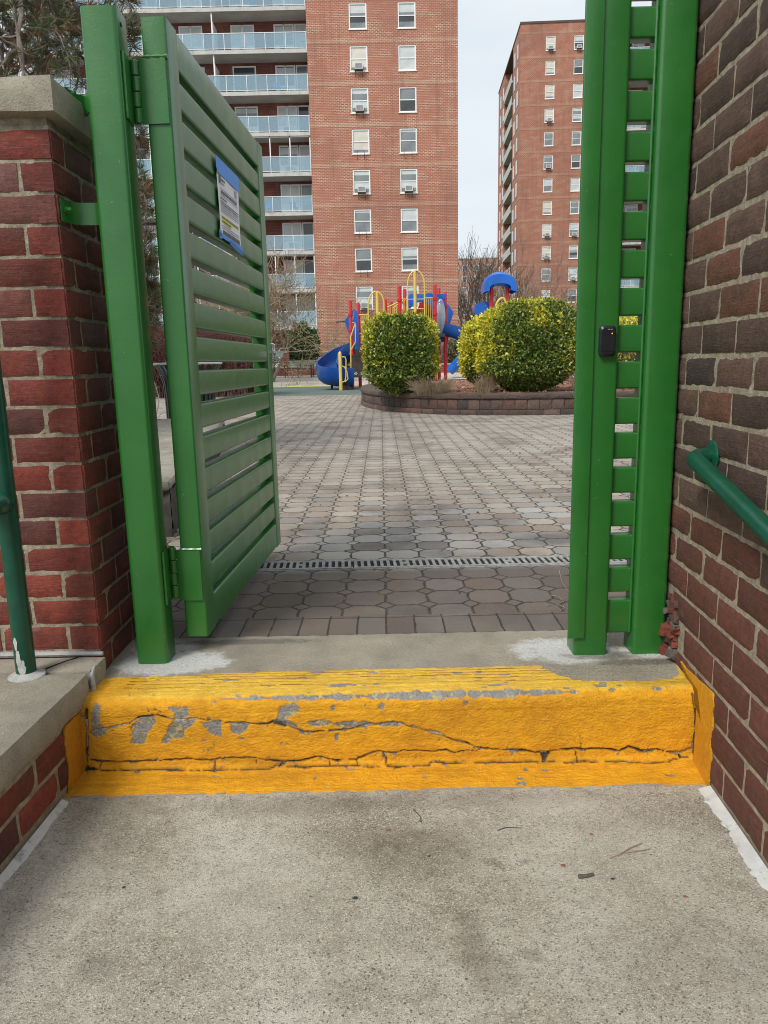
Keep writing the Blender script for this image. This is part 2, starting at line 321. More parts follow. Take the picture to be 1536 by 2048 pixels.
# ------------------------------------------------------------------ mesh helpers
def vnoise(p, seed=0):
    """value noise for an (n,k) array, k = 2 or 3, result -1..1"""
    p = np.asarray(p, float)
    if p.shape[1] == 2: p = np.c_[p, np.zeros(len(p))]
    i = np.floor(p).astype(np.int64); f = p - i; f = f * f * (3 - 2 * f)
    def h(a):
        n = a[:, 0] * 374761393 + a[:, 1] * 668265263 + a[:, 2] * 2147483647 + seed * 974711
        n = (n ^ (n >> 13)) * 1274126177 & 0x7fffffff
        n = (n ^ (n >> 16)) & 0xffff
        return n / 32767.5 - 1
    r = 0
    for dx in (0, 1):
        for dy in (0, 1):
            for dz in (0, 1):
                w = (f[:, 0] if dx else 1 - f[:, 0]) * (f[:, 1] if dy else 1 - f[:, 1]) * (f[:, 2] if dz else 1 - f[:, 2])
                r = r + w * h(i + np.array([dx, dy, dz]))
    return r
def fnoise(p, octs=4, seed=0, gain=.5):
    p = np.asarray(p, float); a = 1; r = 0; s = 0
    for k in range(octs): r = r + a * vnoise(p * 2 ** k, seed + k); s += a; a *= gain
    return r / s

class MB:
    def __init__(s): s.v = []; s.f = []; s.m = []; s.c = []; s.n = 0
    def add(s, V, F, mi=0, tint=None):
        V = np.asarray(V, float).reshape(-1, 3); b = s.n; s.v.append(V); s.n += len(V)
        s.f.extend([tuple(int(q) + b for q in f) for f in F]); s.m.extend([mi] * len(F))
        if tint is None: tint = (.5, .5, .5)
        T = np.asarray(tint, float); s.c.append(np.tile(T, (len(V), 1)) if T.ndim == 1 else T)
        return s
    def hexa(s, P, mi=0, tint=None):
        return s.add(P, [(0, 3, 2, 1), (4, 5, 6, 7), (0, 1, 5, 4), (1, 2, 6, 5), (2, 3, 7, 6), (3, 0, 4, 7)], mi, tint)
    def box(s, x0, x1, y0, y1, z0, z1, mi=0, tint=None):
        return s.hexa([(x0, y0, z0), (x1, y0, z0), (x1, y1, z0), (x0, y1, z0), (x0, y0, z1), (x1, y0, z1), (x1, y1, z1), (x0, y1, z1)], mi, tint)
    def obox(s, o, u, v, w, mi=0, tint=None):
        o, u, v, w = (np.array(a, float) for a in (o, u, v, w))
        return s.hexa([o, o + u, o + u + v, o + v, o + w, o + u + w, o + u + v + w, o + v + w], mi, tint)
    def prism(s, prof, o, u, v, w, mi=0, tint=None):
        """profile points (a,b) in the u,v plane swept along w (a full vector)"""
        o, u, v, w = (np.array(a, float) for a in (o, u, v, w)); P = np.array(prof, float); n = len(P)
        A = o + P[:, :1] * u + P[:, 1:] * v
        F = [(i, (i + 1) % n, n + (i + 1) % n, n + i) for i in range(n)] + [tuple(range(n - 1, -1, -1)), tuple(range(n, 2 * n))]
        return s.add(np.r_[A, A + w], F, mi, tint)
    def rbox(s, o, u, v, w, r, mi=0, tint=None, k=3):
        """box with rounded long edges: section u x v (full vectors), swept along w"""
        lu, lv = np.linalg.norm(u), np.linalg.norm(v)
        return s.prism(rrect(lu, lv, r, k), o, np.array(u) / lu, np.array(v) / lv, w, mi, tint)
    def tube(s, pts, r, n=8, mi=0, tint=None, caps=True):
        P = np.array(pts, float); k = len(P); rr = np.full(k, r) if np.isscalar(r) else np.array(r, float)
        T = np.gradient(P, axis=0) if k > 1 else None; T /= np.linalg.norm(T, axis=1)[:, None] + 1e-12
        a = np.array([0, 0, 1.]) if abs(T[0, 2]) < .9 else np.array([1., 0, 0]); V = []
        U = np.cross(T[0], a); U /= np.linalg.norm(U)
        for i in range(k):
            U = U - T[i] * (U @ T[i]); U /= np.linalg.norm(U) + 1e-12; W = np.cross(T[i], U)
            for j in range(n):
                q = 2 * math.pi * j / n; V.append(P[i] + rr[i] * (U * math.cos(q) + W * math.sin(q)))
        F = [(i * n + j, i * n + (j + 1) % n, (i + 1) * n + (j + 1) % n, (i + 1) * n + j) for i in range(k - 1) for j in range(n)]
        if caps: F += [tuple(range(n - 1, -1, -1)), tuple((k - 1) * n + j for j in range(n))]
        return s.add(V, F, mi, tint)
    def lathe(s, prof, c, n=24, mi=0, tint=None, axis=None):
        """profile (radius, height) turned about an axis through c"""
        c = np.array(c, float); ax = np.array(axis if axis is not None else (0, 0, 1.), float); ax /= np.linalg.norm(ax)
        a = np.array([1., 0, 0]) if abs(ax[0]) < .9 else np.array([0, 1., 0]); U = np.cross(ax, a); U /= np.linalg.norm(U); W = np.cross(ax, U); V = []
        for r, h in prof:
            for j in range(n): q = 2 * math.pi * j / n; V.append(c + ax * h + r * (U * math.cos(q) + W * math.sin(q)))
        k = len(prof)
        F = [(i * n + j, i * n + (j + 1) % n, (i + 1) * n + (j + 1) % n, (i + 1) * n + j) for i in range(k - 1) for j in range(n)]
        F += [tuple(range(n - 1, -1, -1)), tuple((k - 1) * n + j for j in range(n))]
        return s.add(V, F, mi, tint)
    def build(s, name, mats, parent=None, base=None, smooth=40, local=False, xf=None):
        V = np.concatenate(s.v) if s.v else np.zeros((0, 3))
        if xf is not None: V = V @ np.array(xf)[:3, :3].T + np.array(xf)[:3, 3]
        off = np.zeros(3)
        if not local:
            if parent is not None: off = np.array(parent.get('_o', (0, 0, 0)), float)
            elif base is not None: off = np.array(base, float)
        me = bpy.data.meshes.new(name); me.from_pydata((V - off).tolist(), [], s.f)
        for m_ in (mats if isinstance(mats, (list, tuple)) else [mats]): me.materials.append(M[m_] if isinstance(m_, str) else m_)
        if any(s.m): me.polygons.foreach_set('material_index', s.m)
        at = me.attributes.new('tint', 'FLOAT_COLOR', 'POINT')
        C = np.concatenate(s.c); C = np.c_[C, np.ones(len(C))]; at.data.foreach_set('color', C.ravel())
        if smooth: me.shade_smooth(); me.set_sharp_from_angle(angle=R(smooth))
        me.update()
        ob = bpy.data.objects.new(name, me); col.objects.link(ob)
        if parent is not None:
            ob.parent = parent
            ob['_o'] = list(off) if not local else [0, 0, 0]
        elif base is not None: ob.location = base; ob['_o'] = list(base)
        else: ob['_o'] = [0, 0, 0]
        return ob
def rrect(a, b, r, k=3):
    P = []
    for cx, cy, q0 in ((a - r, b - r, 0), (r, b - r, 90), (r, r, 180), (a - r, r, 270)):
        for i in range(k + 1): q = R(q0 + 90 * i / k); P.append((cx + r * math.cos(q), cy + r * math.sin(q)))
    return P
def tag(o, label, cat, group=None, kind=None):
    o['label'] = label; o['category'] = cat
    if group: o['group'] = group
    if kind: o['kind'] = kind
    return o
def thing(name, loc, label, cat, group=None, rz=0, kind=None):
    e = bpy.data.objects.new(name, None); col.objects.link(e); e.location = loc; e.rotation_euler = (0, 0, rz); e.empty_display_size = .2
    e['_o'] = list(loc); return tag(e, label, cat, group, kind)
def dup(o, parent=None):
    c = o.copy(); col.objects.link(c)
    if parent is not None: c.parent = parent
    for ch in list(o.children): dup(ch, c)
    return c

# ------------------------------------------------------------------ ground
g = MB(); S_ = 900; g.add([(-S_, -60, -.32), (S_, -60, -.32), (S_, 1600, -.32), (-S_, 1600, -.32)], [(0, 1, 2, 3)])
tag(g.build('ground', 'ground_soil', smooth=0), 'bare soil ground under the whole estate', 'ground', kind='structure')
g = MB(); g.box(-1.02, 1.02, -3, 2.03, -.31, -.235)
tag(g.build('lower_walkway', 'walkway_concrete', smooth=0), 'worn stained concrete walkway below the yellow step', 'walkway', kind='structure')
g = MB(); g.box(-16, 14, 2.755, 24.0, -.2, -.001)
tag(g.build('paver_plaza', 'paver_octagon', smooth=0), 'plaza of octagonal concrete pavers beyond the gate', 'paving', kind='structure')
g = MB(); g.box(-1.6, 1.5, 2.552, 2.753, -.2, 0)
tag(g.build('paver_border', 'paver_border', smooth=0), 'single row of rectangular pavers between landing and plaza', 'paving', kind='structure')
g = MB(); g.box(-16, 14, 24.003, 34.0, -.2, 0)
tag(g.build('playground_surface', 'rubber', smooth=0), 'grey green rubber safety surface under the playground', 'safety surface', kind='structure')
g = MB(); ys = [34.0, 34.6]; g.box(-16, 14, 34.002, 34.5, -.2, .012)
tag(g.build('painted_line', 'yellow_line', smooth=0), 'faded yellow strip along the far edge of the rubber surface', 'painted line', kind='structure')
g = MB(); g.hexa([(-26, 34.5, -.2), (22, 34.5, -.2), (22, 43, -.2), (-26, 43, -.2), (-26, 34.5, .02), (22, 34.5, .02), (22, 43, .42), (-26, 43, .42)])
tag(g.build('far_path', 'far_path', smooth=0), 'pale path sloping up behind the playground', 'path', kind='structure')
g = MB(); g.hexa([(-60, 43, -.3), (60, 43, -.3), (60, 300, -.3), (-60, 300, -.3), (-60, 43, .40), (60, 43, .40), (60, 300, 1.3), (-60, 300, 1.3)])
tag(g.build('terrain', 'grass_patch', smooth=0), 'planted bank rising towards the apartment towers', 'terrain', kind='structure')

# ------------------------------------------------------------------ step and landing with worn yellow paint
def P2(x, y, Y): # photo measurement -> point on the riser plane
    d = np.array(fwd) * CAM_F + np.array(rgt) * (x - 768) - np.array(upv) * (y - 1024); return np.array([0, 0, EYE]) + d * (Y / d[1])
def PZ(x, y, z=0):
    d = np.array(fwd) * CAM_F + np.array(rgt) * (x - 768) - np.array(upv) * (y - 1024); return np.array([0, 0, EYE]) + d * ((z - EYE) / d[2])
# the profile runs from the pavers over the landing, round the nosing, down the riser, over the cove
prof = []
RS = .0028
def seg(a, b):
    L = math.hypot(b[0] - a[0], b[1] - a[1]); n = max(1, round(L / RS))
    for i in range(n): prof.append((a[0] + (b[0] - a[0]) * i / n, a[1] + (b[1] - a[1]) * i / n))
def seg_c(a, b, step):
    L = math.hypot(b[0] - a[0], b[1] - a[1]); n = max(1, round(L / step))
    for i in range(n): prof.append((a[0] + (b[0] - a[0]) * i / n, a[1] + (b[1] - a[1]) * i / n))
seg_c((2.549, 0), (2.26, 0), .005); seg((2.26, 0), (2.082, -.002))
for i in range(12): q = R(90 * i / 12); prof.append((2.082 - .034 * math.sin(q), -.036 + .034 * math.cos(q)))
seg((2.048, -.036), (2.044, -.198))
for i in range(10): q = R(90 * i / 10); prof.append((2.044 - .028 * (1 - math.cos(q)), -.198 - .026 * math.sin(q)))
seg((2.016, -.224), (1.925, -.233)); prof.append((1.922, -.238)); prof = np.array(prof)
arc = np.r_[0, np.cumsum(np.hypot(*np.diff(prof, axis=0).T))]
s_nose = arc[np.argmin(np.hypot(prof[:, 0] - 2.048, prof[:, 1] + .036))]
def s_of(yz):  # arc position of the profile point nearest to (Y,z)
    return arc[np.argmin((prof[:, 0] - yz[0]) ** 2 + (prof[:, 1] - yz[1]) ** 2)]
def face_pt(x, y):
    p = P2(x, y, 2.046)
    if p[2] > -.02: p = PZ(x, y, 0); return (p[0], s_of((p[1], 0)))
    if p[2] < -.215: p = PZ(x, y, -.229)
    return (p[0], s_of((p[1], p[2])))
def cA(L): return [face_pt(100 + x / 2.021, 1300 + y / 2.021) for x, y in L]
def cB(L): return [face_pt(860 + x / 2.648, 1300 + y / 2.648) for x, y in L]
NX = 650; X0, X1 = -.945, .945
xs = np.linspace(X0, X1, NX); ns = len(prof)
GX, GS = np.meshgrid(xs, arc); PX = GX.ravel(); PS = GS.ravel(); Q = np.c_[PX, PS]
BY = np.repeat(prof[:, 0], NX); BZ = np.repeat(prof[:, 1], NX)
tan = np.gradient(prof, axis=0); tan /= np.linalg.norm(tan, axis=1)[:, None]; nrm = np.c_[tan[:, 1], -tan[:, 0]]
nrm = np.where((nrm[:, 1] < 0)[:, None] & (abs(nrm[:, 1]) > abs(nrm[:, 0]))[:, None], -nrm, nrm); nrm = np.where(((nrm[:, 0] > 0) & (abs(nrm[:, 0]) > abs(nrm[:, 1])))[:, None], -nrm, nrm)
NY = np.repeat(nrm[:, 0], NX); NZ = np.repeat(nrm[:, 1], NX)
def dline(L):
    d = np.full(len(Q), 9.); 
    for a, b in zip(L[:-1], L[1:]):
        a = np.array(a); b = np.array(b); lo = np.minimum(a, b) - .03; hi = np.maximum(a, b) + .03
        k = np.where((Q[:, 0] > lo[0]) & (Q[:, 0] < hi[0]) & (Q[:, 1] > lo[1]) & (Q[:, 1] < hi[1]))[0]
        if len(k) == 0: continue
        ab = b - a; tt = np.clip(((Q[k] - a) @ ab) / (ab @ ab + 1e-12), 0, 1); d[k] = np.minimum(d[k], np.linalg.norm(Q[k] - a - tt[:, None] * ab, axis=1))
    return d
def inpoly(L, grow=0):
    q = Q + wob * .004; L = np.array(L); ins = np.zeros(len(Q), bool); j = len(L) - 1
    for i in range(len(L)):
        a, b = L[i], L[j]; c = ((a[1] > q[:, 1]) != (b[1] > q[:, 1]))
        xx = (b[0] - a[0]) * (q[:, 1] - a[1]) / (b[1] - a[1] + 1e-12) + a[0]; ins ^= c & (q[:, 0] < xx); j = i
    return ins
wob = np.c_[fnoise(Q * 70, 3, 5), fnoise(Q * 70, 3, 9)]; wobc = np.c_[fnoise(Q * 45, 3, 15), fnoise(Q * 45, 3, 19)]
fine = fnoise(Q * 60, 4, 31); med = fnoise(Q * 14, 4, 41); streak = fnoise(Q * np.array([9, 120]), 4, 51)
yel = np.array((.86, .41, .010)); grey = np.array((.27, .26, .24)); dark = np.array((.018, .014, .01)); white = np.array((.64, .64, .62)); conc = np.array((.33, .29, .225))
C = np.tile(conc, (len(Q), 1)) * (1 + .22 * med[:, None] + .2 * fnoise(Q * 4, 4, 3)[:, None])
H = .0012 * fine + .0016 * med + .0045 * fnoise(Q * np.array([4, 9]), 3, 13) * (BZ < -.05)
# whitewash spilt round the post feet
for (cx, cy, rx, ry) in ((-.70, 2.33, .20, .11), (-.76, 2.46, .12, .08), (.60, 2.36, .19, .13), (.86, 2.33, .12, .07)):
    f = ((Q[:, 0] - cx) / rx) ** 2 + ((BY - cy) / ry) ** 2; m_ = np.clip((1.0 - f + .55 * med + .35 * fine) * 2.0, 0, 1)[:, None] * (BZ > -.01)[:, None]; C = C * (1 - m_ * .85) + white * m_ * .85
for (cx, cy, rx, ry) in ((.70, 2.31, .15, .04), (.80, 2.25, .18, .03), (-.5, 2.5, .3, .03)):
    f = ((Q[:, 0] - cx) / rx) ** 2 + ((BY - cy) / ry) ** 2; m_ = np.clip((1 - f + .6 * fine) * 1.5, 0, 1)[:, None] * (BZ > -.01)[:, None]; C = C * (1 - m_ * .6) + np.array((.07, .07, .065)) * m_ * .6
# yellow paint limits
back = 2.236 - .030 * np.clip((-.3 - PX) / .6, 0, 1) + .004 * fine
cut = np.interp(PX, [-1, .44, .49, .53, .60, .86, .895, .92, 1], [9, 9, 2.215, 2.155, 2.112, 2.112, 2.15, 2.26, 2.3]) + .010 * streak + .008 * med
onp = (BY < np.minimum(back, cut)); topz = BZ > -.004
flat = topz & (BY > 2.075)
worn = np.zeros(len(Q))
paint = (~flat) | onp
paint &= ~((BY < 1.929 + .006 * med) & (BZ < -.2))
# grooves along the tread
for yg in (2.218, 2.200, 2.180, 2.157, 2.132, 2.112):
    dd = np.abs(BY - yg - .002 * vnoise(Q * 6, 3)); mk = flat & (dd < .0022) & (PX > -.78) & (PX < .56); H[mk] -= .0022; 
    br = flat & (dd < .0032) & paint & (PX > -.78) & (PX < .56) & (streak > -.1); C[br] = C[br]
shade = 1 + .10 * med + .08 * streak
yc = yel * np.clip(shade, .7, 1.2)[:, None]
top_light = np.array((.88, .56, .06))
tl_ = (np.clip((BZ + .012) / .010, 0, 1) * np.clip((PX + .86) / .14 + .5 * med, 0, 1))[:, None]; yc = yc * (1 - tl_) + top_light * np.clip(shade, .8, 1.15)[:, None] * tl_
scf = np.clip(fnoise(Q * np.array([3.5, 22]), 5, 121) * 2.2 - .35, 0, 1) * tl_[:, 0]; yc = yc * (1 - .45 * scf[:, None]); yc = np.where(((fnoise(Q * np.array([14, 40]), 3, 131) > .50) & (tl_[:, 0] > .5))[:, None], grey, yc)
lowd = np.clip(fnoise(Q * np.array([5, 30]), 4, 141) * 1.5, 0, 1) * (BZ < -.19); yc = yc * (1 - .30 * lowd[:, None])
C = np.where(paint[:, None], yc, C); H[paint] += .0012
for yg in (2.218, 2.200, 2.180, 2.157, 2.132):
    dd = np.abs(BY - yg - .002 * vnoise(Q * 6, 3)); mk = flat & paint & (dd < .0024) & (PX > -.80) & (PX < .60) & (fine > -.5); C[mk] = C[mk] * np.array((.38, .28, .3))
# bare nosing band
sn = arc[np.argmin(np.hypot(prof[:, 0] - 2.062, prof[:, 1] + .010))]
amp = np.interp(PX, [-1, -.52, -.40, -.2, .45, .50, .56, 1], [0, 0, .004, .009, .012, .006, 0, 0])
bare = (np.abs(PS - sn + .003 * wob[:, 0]) < amp * (1 + .9 * med + .7 * fine)) & (PX < .56)
def oval(L, rx, ry):
    cx, cs = L[0]; return ((Q[:, 0] - cx + .004 * wob[:, 0]) / rx) ** 2 + ((Q[:, 1] - cs + .004 * wob[:, 1]) / ry) ** 2 < 1 + .5 * fine
peel = np.zeros(len(Q), bool)
for L in ([(370, 275), (430, 265), (425, 290), (395, 340), (380, 380), (325, 380), (335, 320), (350, 290)],
          [(475, 235), (555, 232), (560, 270), (535, 282), (600, 280), (570, 310), (545, 320), (540, 355), (500, 355), (470, 380), (450, 370), (480, 310), (500, 290), (505, 260)],
          [(610, 290), (690, 285), (695, 355), (640, 335)], [(725, 290), (805, 290), (795, 320), (770, 340), (735, 335)],
          [(930, 230), (980, 215), (1010, 235), (1000, 255), (965, 265), (960, 280), (1000, 300), (995, 318), (950, 295), (915, 290)],
          [(165, 215), (195, 215), (200, 300), (230, 315), (225, 340), (185, 360), (165, 330)], [(1150, 335), (1168, 335), (1165, 368), (1152, 360)]):
    peel |= inpoly(cA(L))
for L, rx, ry in ((cA([(1090, 293)]), .036, .009), (cA([(1230, 298)]), .058, .010), (cA([(1380, 300)]), .04, .009), (cA([(1143, 236)]), .008, .010), (cA([(1340, 230)]), .009, .008),
                  (cA([(1210, 490)]), .014, .003), (cA([(1118, 550)]), .004, .003), (cB([(190, 285)]), .009, .008), (cB([(725, 198)]), .012, .007), (cB([(768, 208)]), .012, .008), (cB([(965, 200)]), .012, .006), (cB([(1210, 198)]), .011, .009),
                  (cB([(480, 680)]), .011, .006), (cB([(610, 638)]), .011, .005), (cB([(1275, 665)]), .012, .005), (cB([(905, 185)]), .018, .010), (cB([(1010, 185)]), .012, .006), (cA([(1305, 90)]), .018, .009), (cA([(760, 182)]), .008, .006), (cA([(655, 205)]), .007, .005), (cA([(820, 185)]), .012, .006)):
    peel |= oval(L, rx, ry)
peel |= paint & (fnoise(Q * 30, 3, 77) > .62) & (PX < .6) & (PS > s_nose - .06)
peel |= bare
gc = grey * (1 + .25 * fine + .35 * med)[:, None]; gc = np.where((fnoise(Q * 25, 3, 88) > .12)[:, None] & (~bare)[:, None], gc * np.array((1.1, 1.03, .70)), gc)
C = np.where(peel[:, None], gc, C); H[peel] -= .0022
specks = peel & (fnoise(Q * 90, 2, 99) > .45); C[specks] = (.50, .46, .24)
# cracks
Qs = Q; Q = Q + wobc * .0035
cr = [(cA([(165, 330), (200, 322), (250, 312), (320, 300), (360, 270), (430, 265), (500, 285), (600, 280), (700, 290), (820, 295), (870, 300), (920, 288), (960, 300), (1020, 330), (1100, 328), (1200, 322), (1300, 300), (1400, 292), (1480, 315), (1536, 328)]), 1.5),
      (cB([(0, 430), (60, 450), (120, 472), (200, 492), (280, 520), (400, 520), (480, 530), (560, 540), (640, 535), (720, 525), (800, 522), (880, 518), (960, 522), (1000, 535), (1050, 515), (1130, 535), (1200, 525), (1280, 540), (1310, 545), (1380, 522)]), 1.7),
      (cA([(160, 445), (220, 450), (300, 450), (400, 445), (480, 440), (560, 440), (650, 445), (740, 435), (830, 435), (920, 450), (1000, 445), (1080, 430), (1150, 440), (1240, 440), (1290, 420), (1330, 408), (1380, 415), (1430, 405), (1536, 410)]), 1.3),
      (cB([(0, 535), (90, 525), (130, 540), (200, 525), (240, 535), (290, 520)]), 1.0),
      (cA([(150, 490), (250, 490), (400, 488), (600, 490), (740, 490), (880, 487), (920, 475), (1000, 480), (1120, 477), (1250, 472), (1300, 478), (1380, 475), (1536, 470)]), 1.5),
      (cB([(0, 605), (100, 612), (200, 605), (350, 608), (500, 600), (640, 600), (700, 605), (800, 598), (900, 602), (1000, 598), (1150, 605), (1240, 597), (1300, 582), (1385, 565), (1400, 590), (1450, 640), (1475, 685)]), 1.4),
      (cA([(1355, 415), (1360, 445), (1355, 470), (1385, 475)]), 2.2), (cA([(835, 437), (838, 485)]), .7), (cA([(210, 450), (210, 485)]), .7), (cA([(665, 445), (668, 488)]), .7), (cA([(1130, 440), (1135, 475)]), .8), (cA([(1240, 445), (1250, 470), (1300, 475)]), .9),
      (cB([(770, 530), (780, 560), (780, 600)]), 1.1), (cB([(1420, 230), (1412, 400), (1392, 520), (1388, 575)]), 1.2), (cA([(146, 240), (152, 380), (156, 490)]), 2.4), (cB([(1300, 545), (1310, 570), (1290, 590), (1240, 600)]), .9), (cB([(1232, 530), (1245, 560)]), .6), (cB([(795, 455), (800, 515)]), .5),
      (cA([(360, 270), (330, 320), (325, 375)]), .9), (cA([(390, 232), (395, 245), (430, 240), (445, 250)]), .5), (cB([(0, 470), (90, 478)]), .4)]
for L, wd in cr:
    d = dline(L); wv = .0015 * wd * np.clip(1 + 1.3 * fnoise(Qs * 38, 2, 61) + .4 * med, .25, 3); chipm = (d < .0045 * wd * np.clip(1 + fnoise(Qs * 25, 2, 66), 0, 2)) & (fnoise(Qs * 55, 3, 71) > .36); C[chipm] = (grey * (.8 + .5 * fine[:, None]))[chipm]; H[chipm] -= .0018; m_ = np.clip(1.45 - d / wv, 0, 1); H -= .007 * m_ * min(1, wd); C = C * (1 - m_[:, None]) + dark * m_[:, None]
    below = np.exp(-(d / .008) ** 2) * .3 * np.clip(.4 + med, 0, 1); C = C * (1 - below[:, None] * .5) + np.array((.30, .15, .03)) * below[:, None] * .5
for L in (cB([(580, 532), (642, 540), (612, 600), (600, 600)]), cB([(1298, 540), (1325, 533), (1330, 560), (1310, 565)]), cA([(930, 455), (950, 452), (948, 468), (932, 470)]), cA([(150, 470), (215, 488), (150, 495)])):
    m_ = inpoly(L); C[m_] = dark * 2.5; H[m_] -= .006
m_ = inpoly(cA([(900, 288), (960, 292), (955, 308), (905, 302)])); C[m_] = dark * 3; H[m_] -= .004
Q = Qs
# rise of the base strip and the grime in the left corner
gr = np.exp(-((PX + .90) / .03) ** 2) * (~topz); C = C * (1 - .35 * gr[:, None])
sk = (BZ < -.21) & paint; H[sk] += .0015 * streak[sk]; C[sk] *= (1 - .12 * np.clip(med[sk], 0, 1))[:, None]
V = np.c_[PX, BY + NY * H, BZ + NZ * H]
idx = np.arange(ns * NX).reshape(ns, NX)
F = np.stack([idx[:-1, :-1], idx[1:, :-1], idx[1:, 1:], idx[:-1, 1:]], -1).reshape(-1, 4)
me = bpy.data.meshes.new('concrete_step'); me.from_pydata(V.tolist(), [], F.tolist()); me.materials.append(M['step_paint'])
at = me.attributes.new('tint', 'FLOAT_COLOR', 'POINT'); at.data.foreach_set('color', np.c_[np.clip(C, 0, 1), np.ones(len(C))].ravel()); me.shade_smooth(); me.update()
ob = bpy.data.objects.new('concrete_step', me); col.objects.link(ob)
tag(ob, 'cracked concrete step and landing with peeling yellow paint on its edge', 'step', kind='structure')
g = MB(); g.box(-.94, .94, 2.12, 2.545, -.31, -.02); g.box(-.94, .94, 2.05, 2.12, -.31, -.06)
gg = g.build('step_core', 'walkway_concrete', smooth=0); gg.parent = ob

# ------------------------------------------------------------------ brick walls, brick by brick
def bricks(mb, mort, o, u, n, length, z0, z1, course, pitch, joint, tintf, start=0.0, half=None, recess=.0055, depth=.05, skip=None, rough=.0018, altc=None, vjoint=None, ms=0.0):
    """bricks on the face through o, running along u for length, facing n. altc = list of two joint patterns for alternate courses"""
    o, u, n = np.array(o, float), np.array(u, float), np.array(n, float); k = 0
    z = z0; ci = 0; vj = vjoint or joint
    while z < z1 - .01:
        zt = min(z + course - joint, z1)
        if altc: a = -pitch * 3 + altc[ci % 2]
        else: a = -pitch + start + (pitch / 2 if ci % 2 else 0)
        while a < length:
            b = a + pitch - vj; a2, b2 = max(a, 0), min(b, length)
            if b2 - a2 > .02 and not (skip and skip(a2, b2, z, ci)):
                nx, nz_ = max(3, int((b2 - a2) / .018)), 6
                gx, gz = np.meshgrid(np.linspace(a2, b2, nx), np.linspace(z, zt, nz_)); gx = gx.ravel(); gz = gz.ravel()
                rag = (random.random() * 40, random.random() * 40, k * 1.7)
                pn = np.c_[gx * 30 + rag[0], gz * 30 + rag[1], np.full(len(gx), rag[2])]
                ed = np.minimum(np.minimum(gx - a2, b2 - gx), np.minimum(gz - z, zt - gz))
                jit = fnoise(pn * 2.2, 3, 3) * .0017; jit2 = fnoise(pn * 2.2, 3, 7) * .0017
                d = rough * fnoise(pn, 3, 11) - np.where(ed < .001, .0045, 0) - np.where(ed < .001, abs(fnoise(pn * 1.7, 2, 17)) * .003, 0) + random.uniform(-.0012, .0012)
                Vf = o + (gx + jit)[:, None] * u + (gz + jit2)[:, None] * np.array([0, 0, 1.]) + d[:, None] * n
                I = np.arange(nx * nz_).reshape(nz_, nx)
                F = [(I[j, i], I[j, i + 1], I[j + 1, i + 1], I[j + 1, i]) for j in range(nz_ - 1) for i in range(nx - 1)]
                rim = list(I[0, :]) + list(I[1:, -1]) + list(I[-1, -2::-1]) + list(I[-2:0:-1, 0]); m_ = len(rim); N0 = len(Vf)
                Vb = Vf[rim] - n * depth
                F += [(rim[i], N0 + i, N0 + (i + 1) % m_, rim[(i + 1) % m_]) for i in range(m_)]
                if np.dot(np.cross(u, (0, 0, 1.)), n) < 0: F = [tuple(reversed(f)) for f in F]
                tt = tintf((a2 + b2) / 2, (z + zt) / 2, ci); C_ = np.array(tt) * (1 + .10 * fnoise(pn * .6, 3, 23))[:, None]
                chipd = (ed < .012) & (fnoise(pn * .9, 2, 29) > .55); C_[chipd] *= (1.5, 1.15, 1.0)
                mb.add(np.r_[Vf, Vb], F, 0, np.r_[C_, C_[rim]])
            a += pitch; k += 1
        z += course; ci += 1
    # mortar sheet with a little relief
    nx, nz_ = int(length / .02) + 2, int((z1 - z0) / .02) + 2
    gx, gz = np.meshgrid(np.linspace(ms, length, nx), np.linspace(z0 - joint, z1 + joint * .3, nz_)); gx = gx.ravel(); gz = gz.ravel()
    d = -recess + .0022 * fnoise(np.c_[gx * 25, gz * 25, np.full(len(gx), o[0] * 5)], 3, 61)
    Vf = o + gx[:, None] * u + gz[:, None] * np.array([0, 0, 1.]) + d[:, None] * n; I = np.arange(nx * nz_).reshape(nz_, nx)
    F = [(I[j, i], I[j, i + 1], I[j + 1, i + 1], I[j + 1, i]) for j in range(nz_ - 1) for i in range(nx - 1)]
    if np.dot(np.cross(u, (0, 0, 1.)), n) < 0: F = [tuple(reversed(f)) for f in F]
    mort.add(Vf, F)

def tint_red(a, z, c):
    h = random.random(); b = np.array((.195, .034, .020)) * random.uniform(.7, 1.2) * (1.25 if z < .6 else 1.0)
    if h < .18: b = np.array((.115, .028, .022))
    if h > .94 : b = np.array((.17, .05, .04))
    if z > 1.0 and a > .2 and random.random() < .35: b = b * .6 + np.array((.09, .06, .06))
    return b
def tint_dark(a, z, c):
    h = random.random(); b = np.array((.098, .055, .040)) * random.uniform(.62, 1.35)
    if h < .12: b = np.array((.05, .034, .032))
    elif h > .9: b = np.array((.15, .058, .035))
    if z < .52 - .12 * (2.3 - a) : b = np.array((.13, .042, .028)) * random.uniform(.7, 1.2)
    return b
SL = .050
ur = np.array([SL, 1, 0]); ur /= np.linalg.norm(ur); nr = np.array([-ur[1], ur[0], 0])
# right wall
rw = thing('brick_wall', (.90, 1.8, -.24), 'dark brown brick wall on the right carrying the green handrail', 'brick wall')
o_r = np.array([.904, 2.1, 0]) - ur * 3.6; Lr = 3.6 + .315
mb, mo = MB(), MB()
ybk = lambda a: o_r[1] + a * ur[1]
def skip_r(a, b, z, ci): return z < .17 and ybk(b) > 2.30
bricks(mb, mo, o_r, ur, nr, Lr, -.217, 2.30, .0905, .2345, .0128, lambda a, z, c: tint_dark(ybk(a), z, c), start=.052, skip=skip_r, vjoint=.0095, depth=.06)
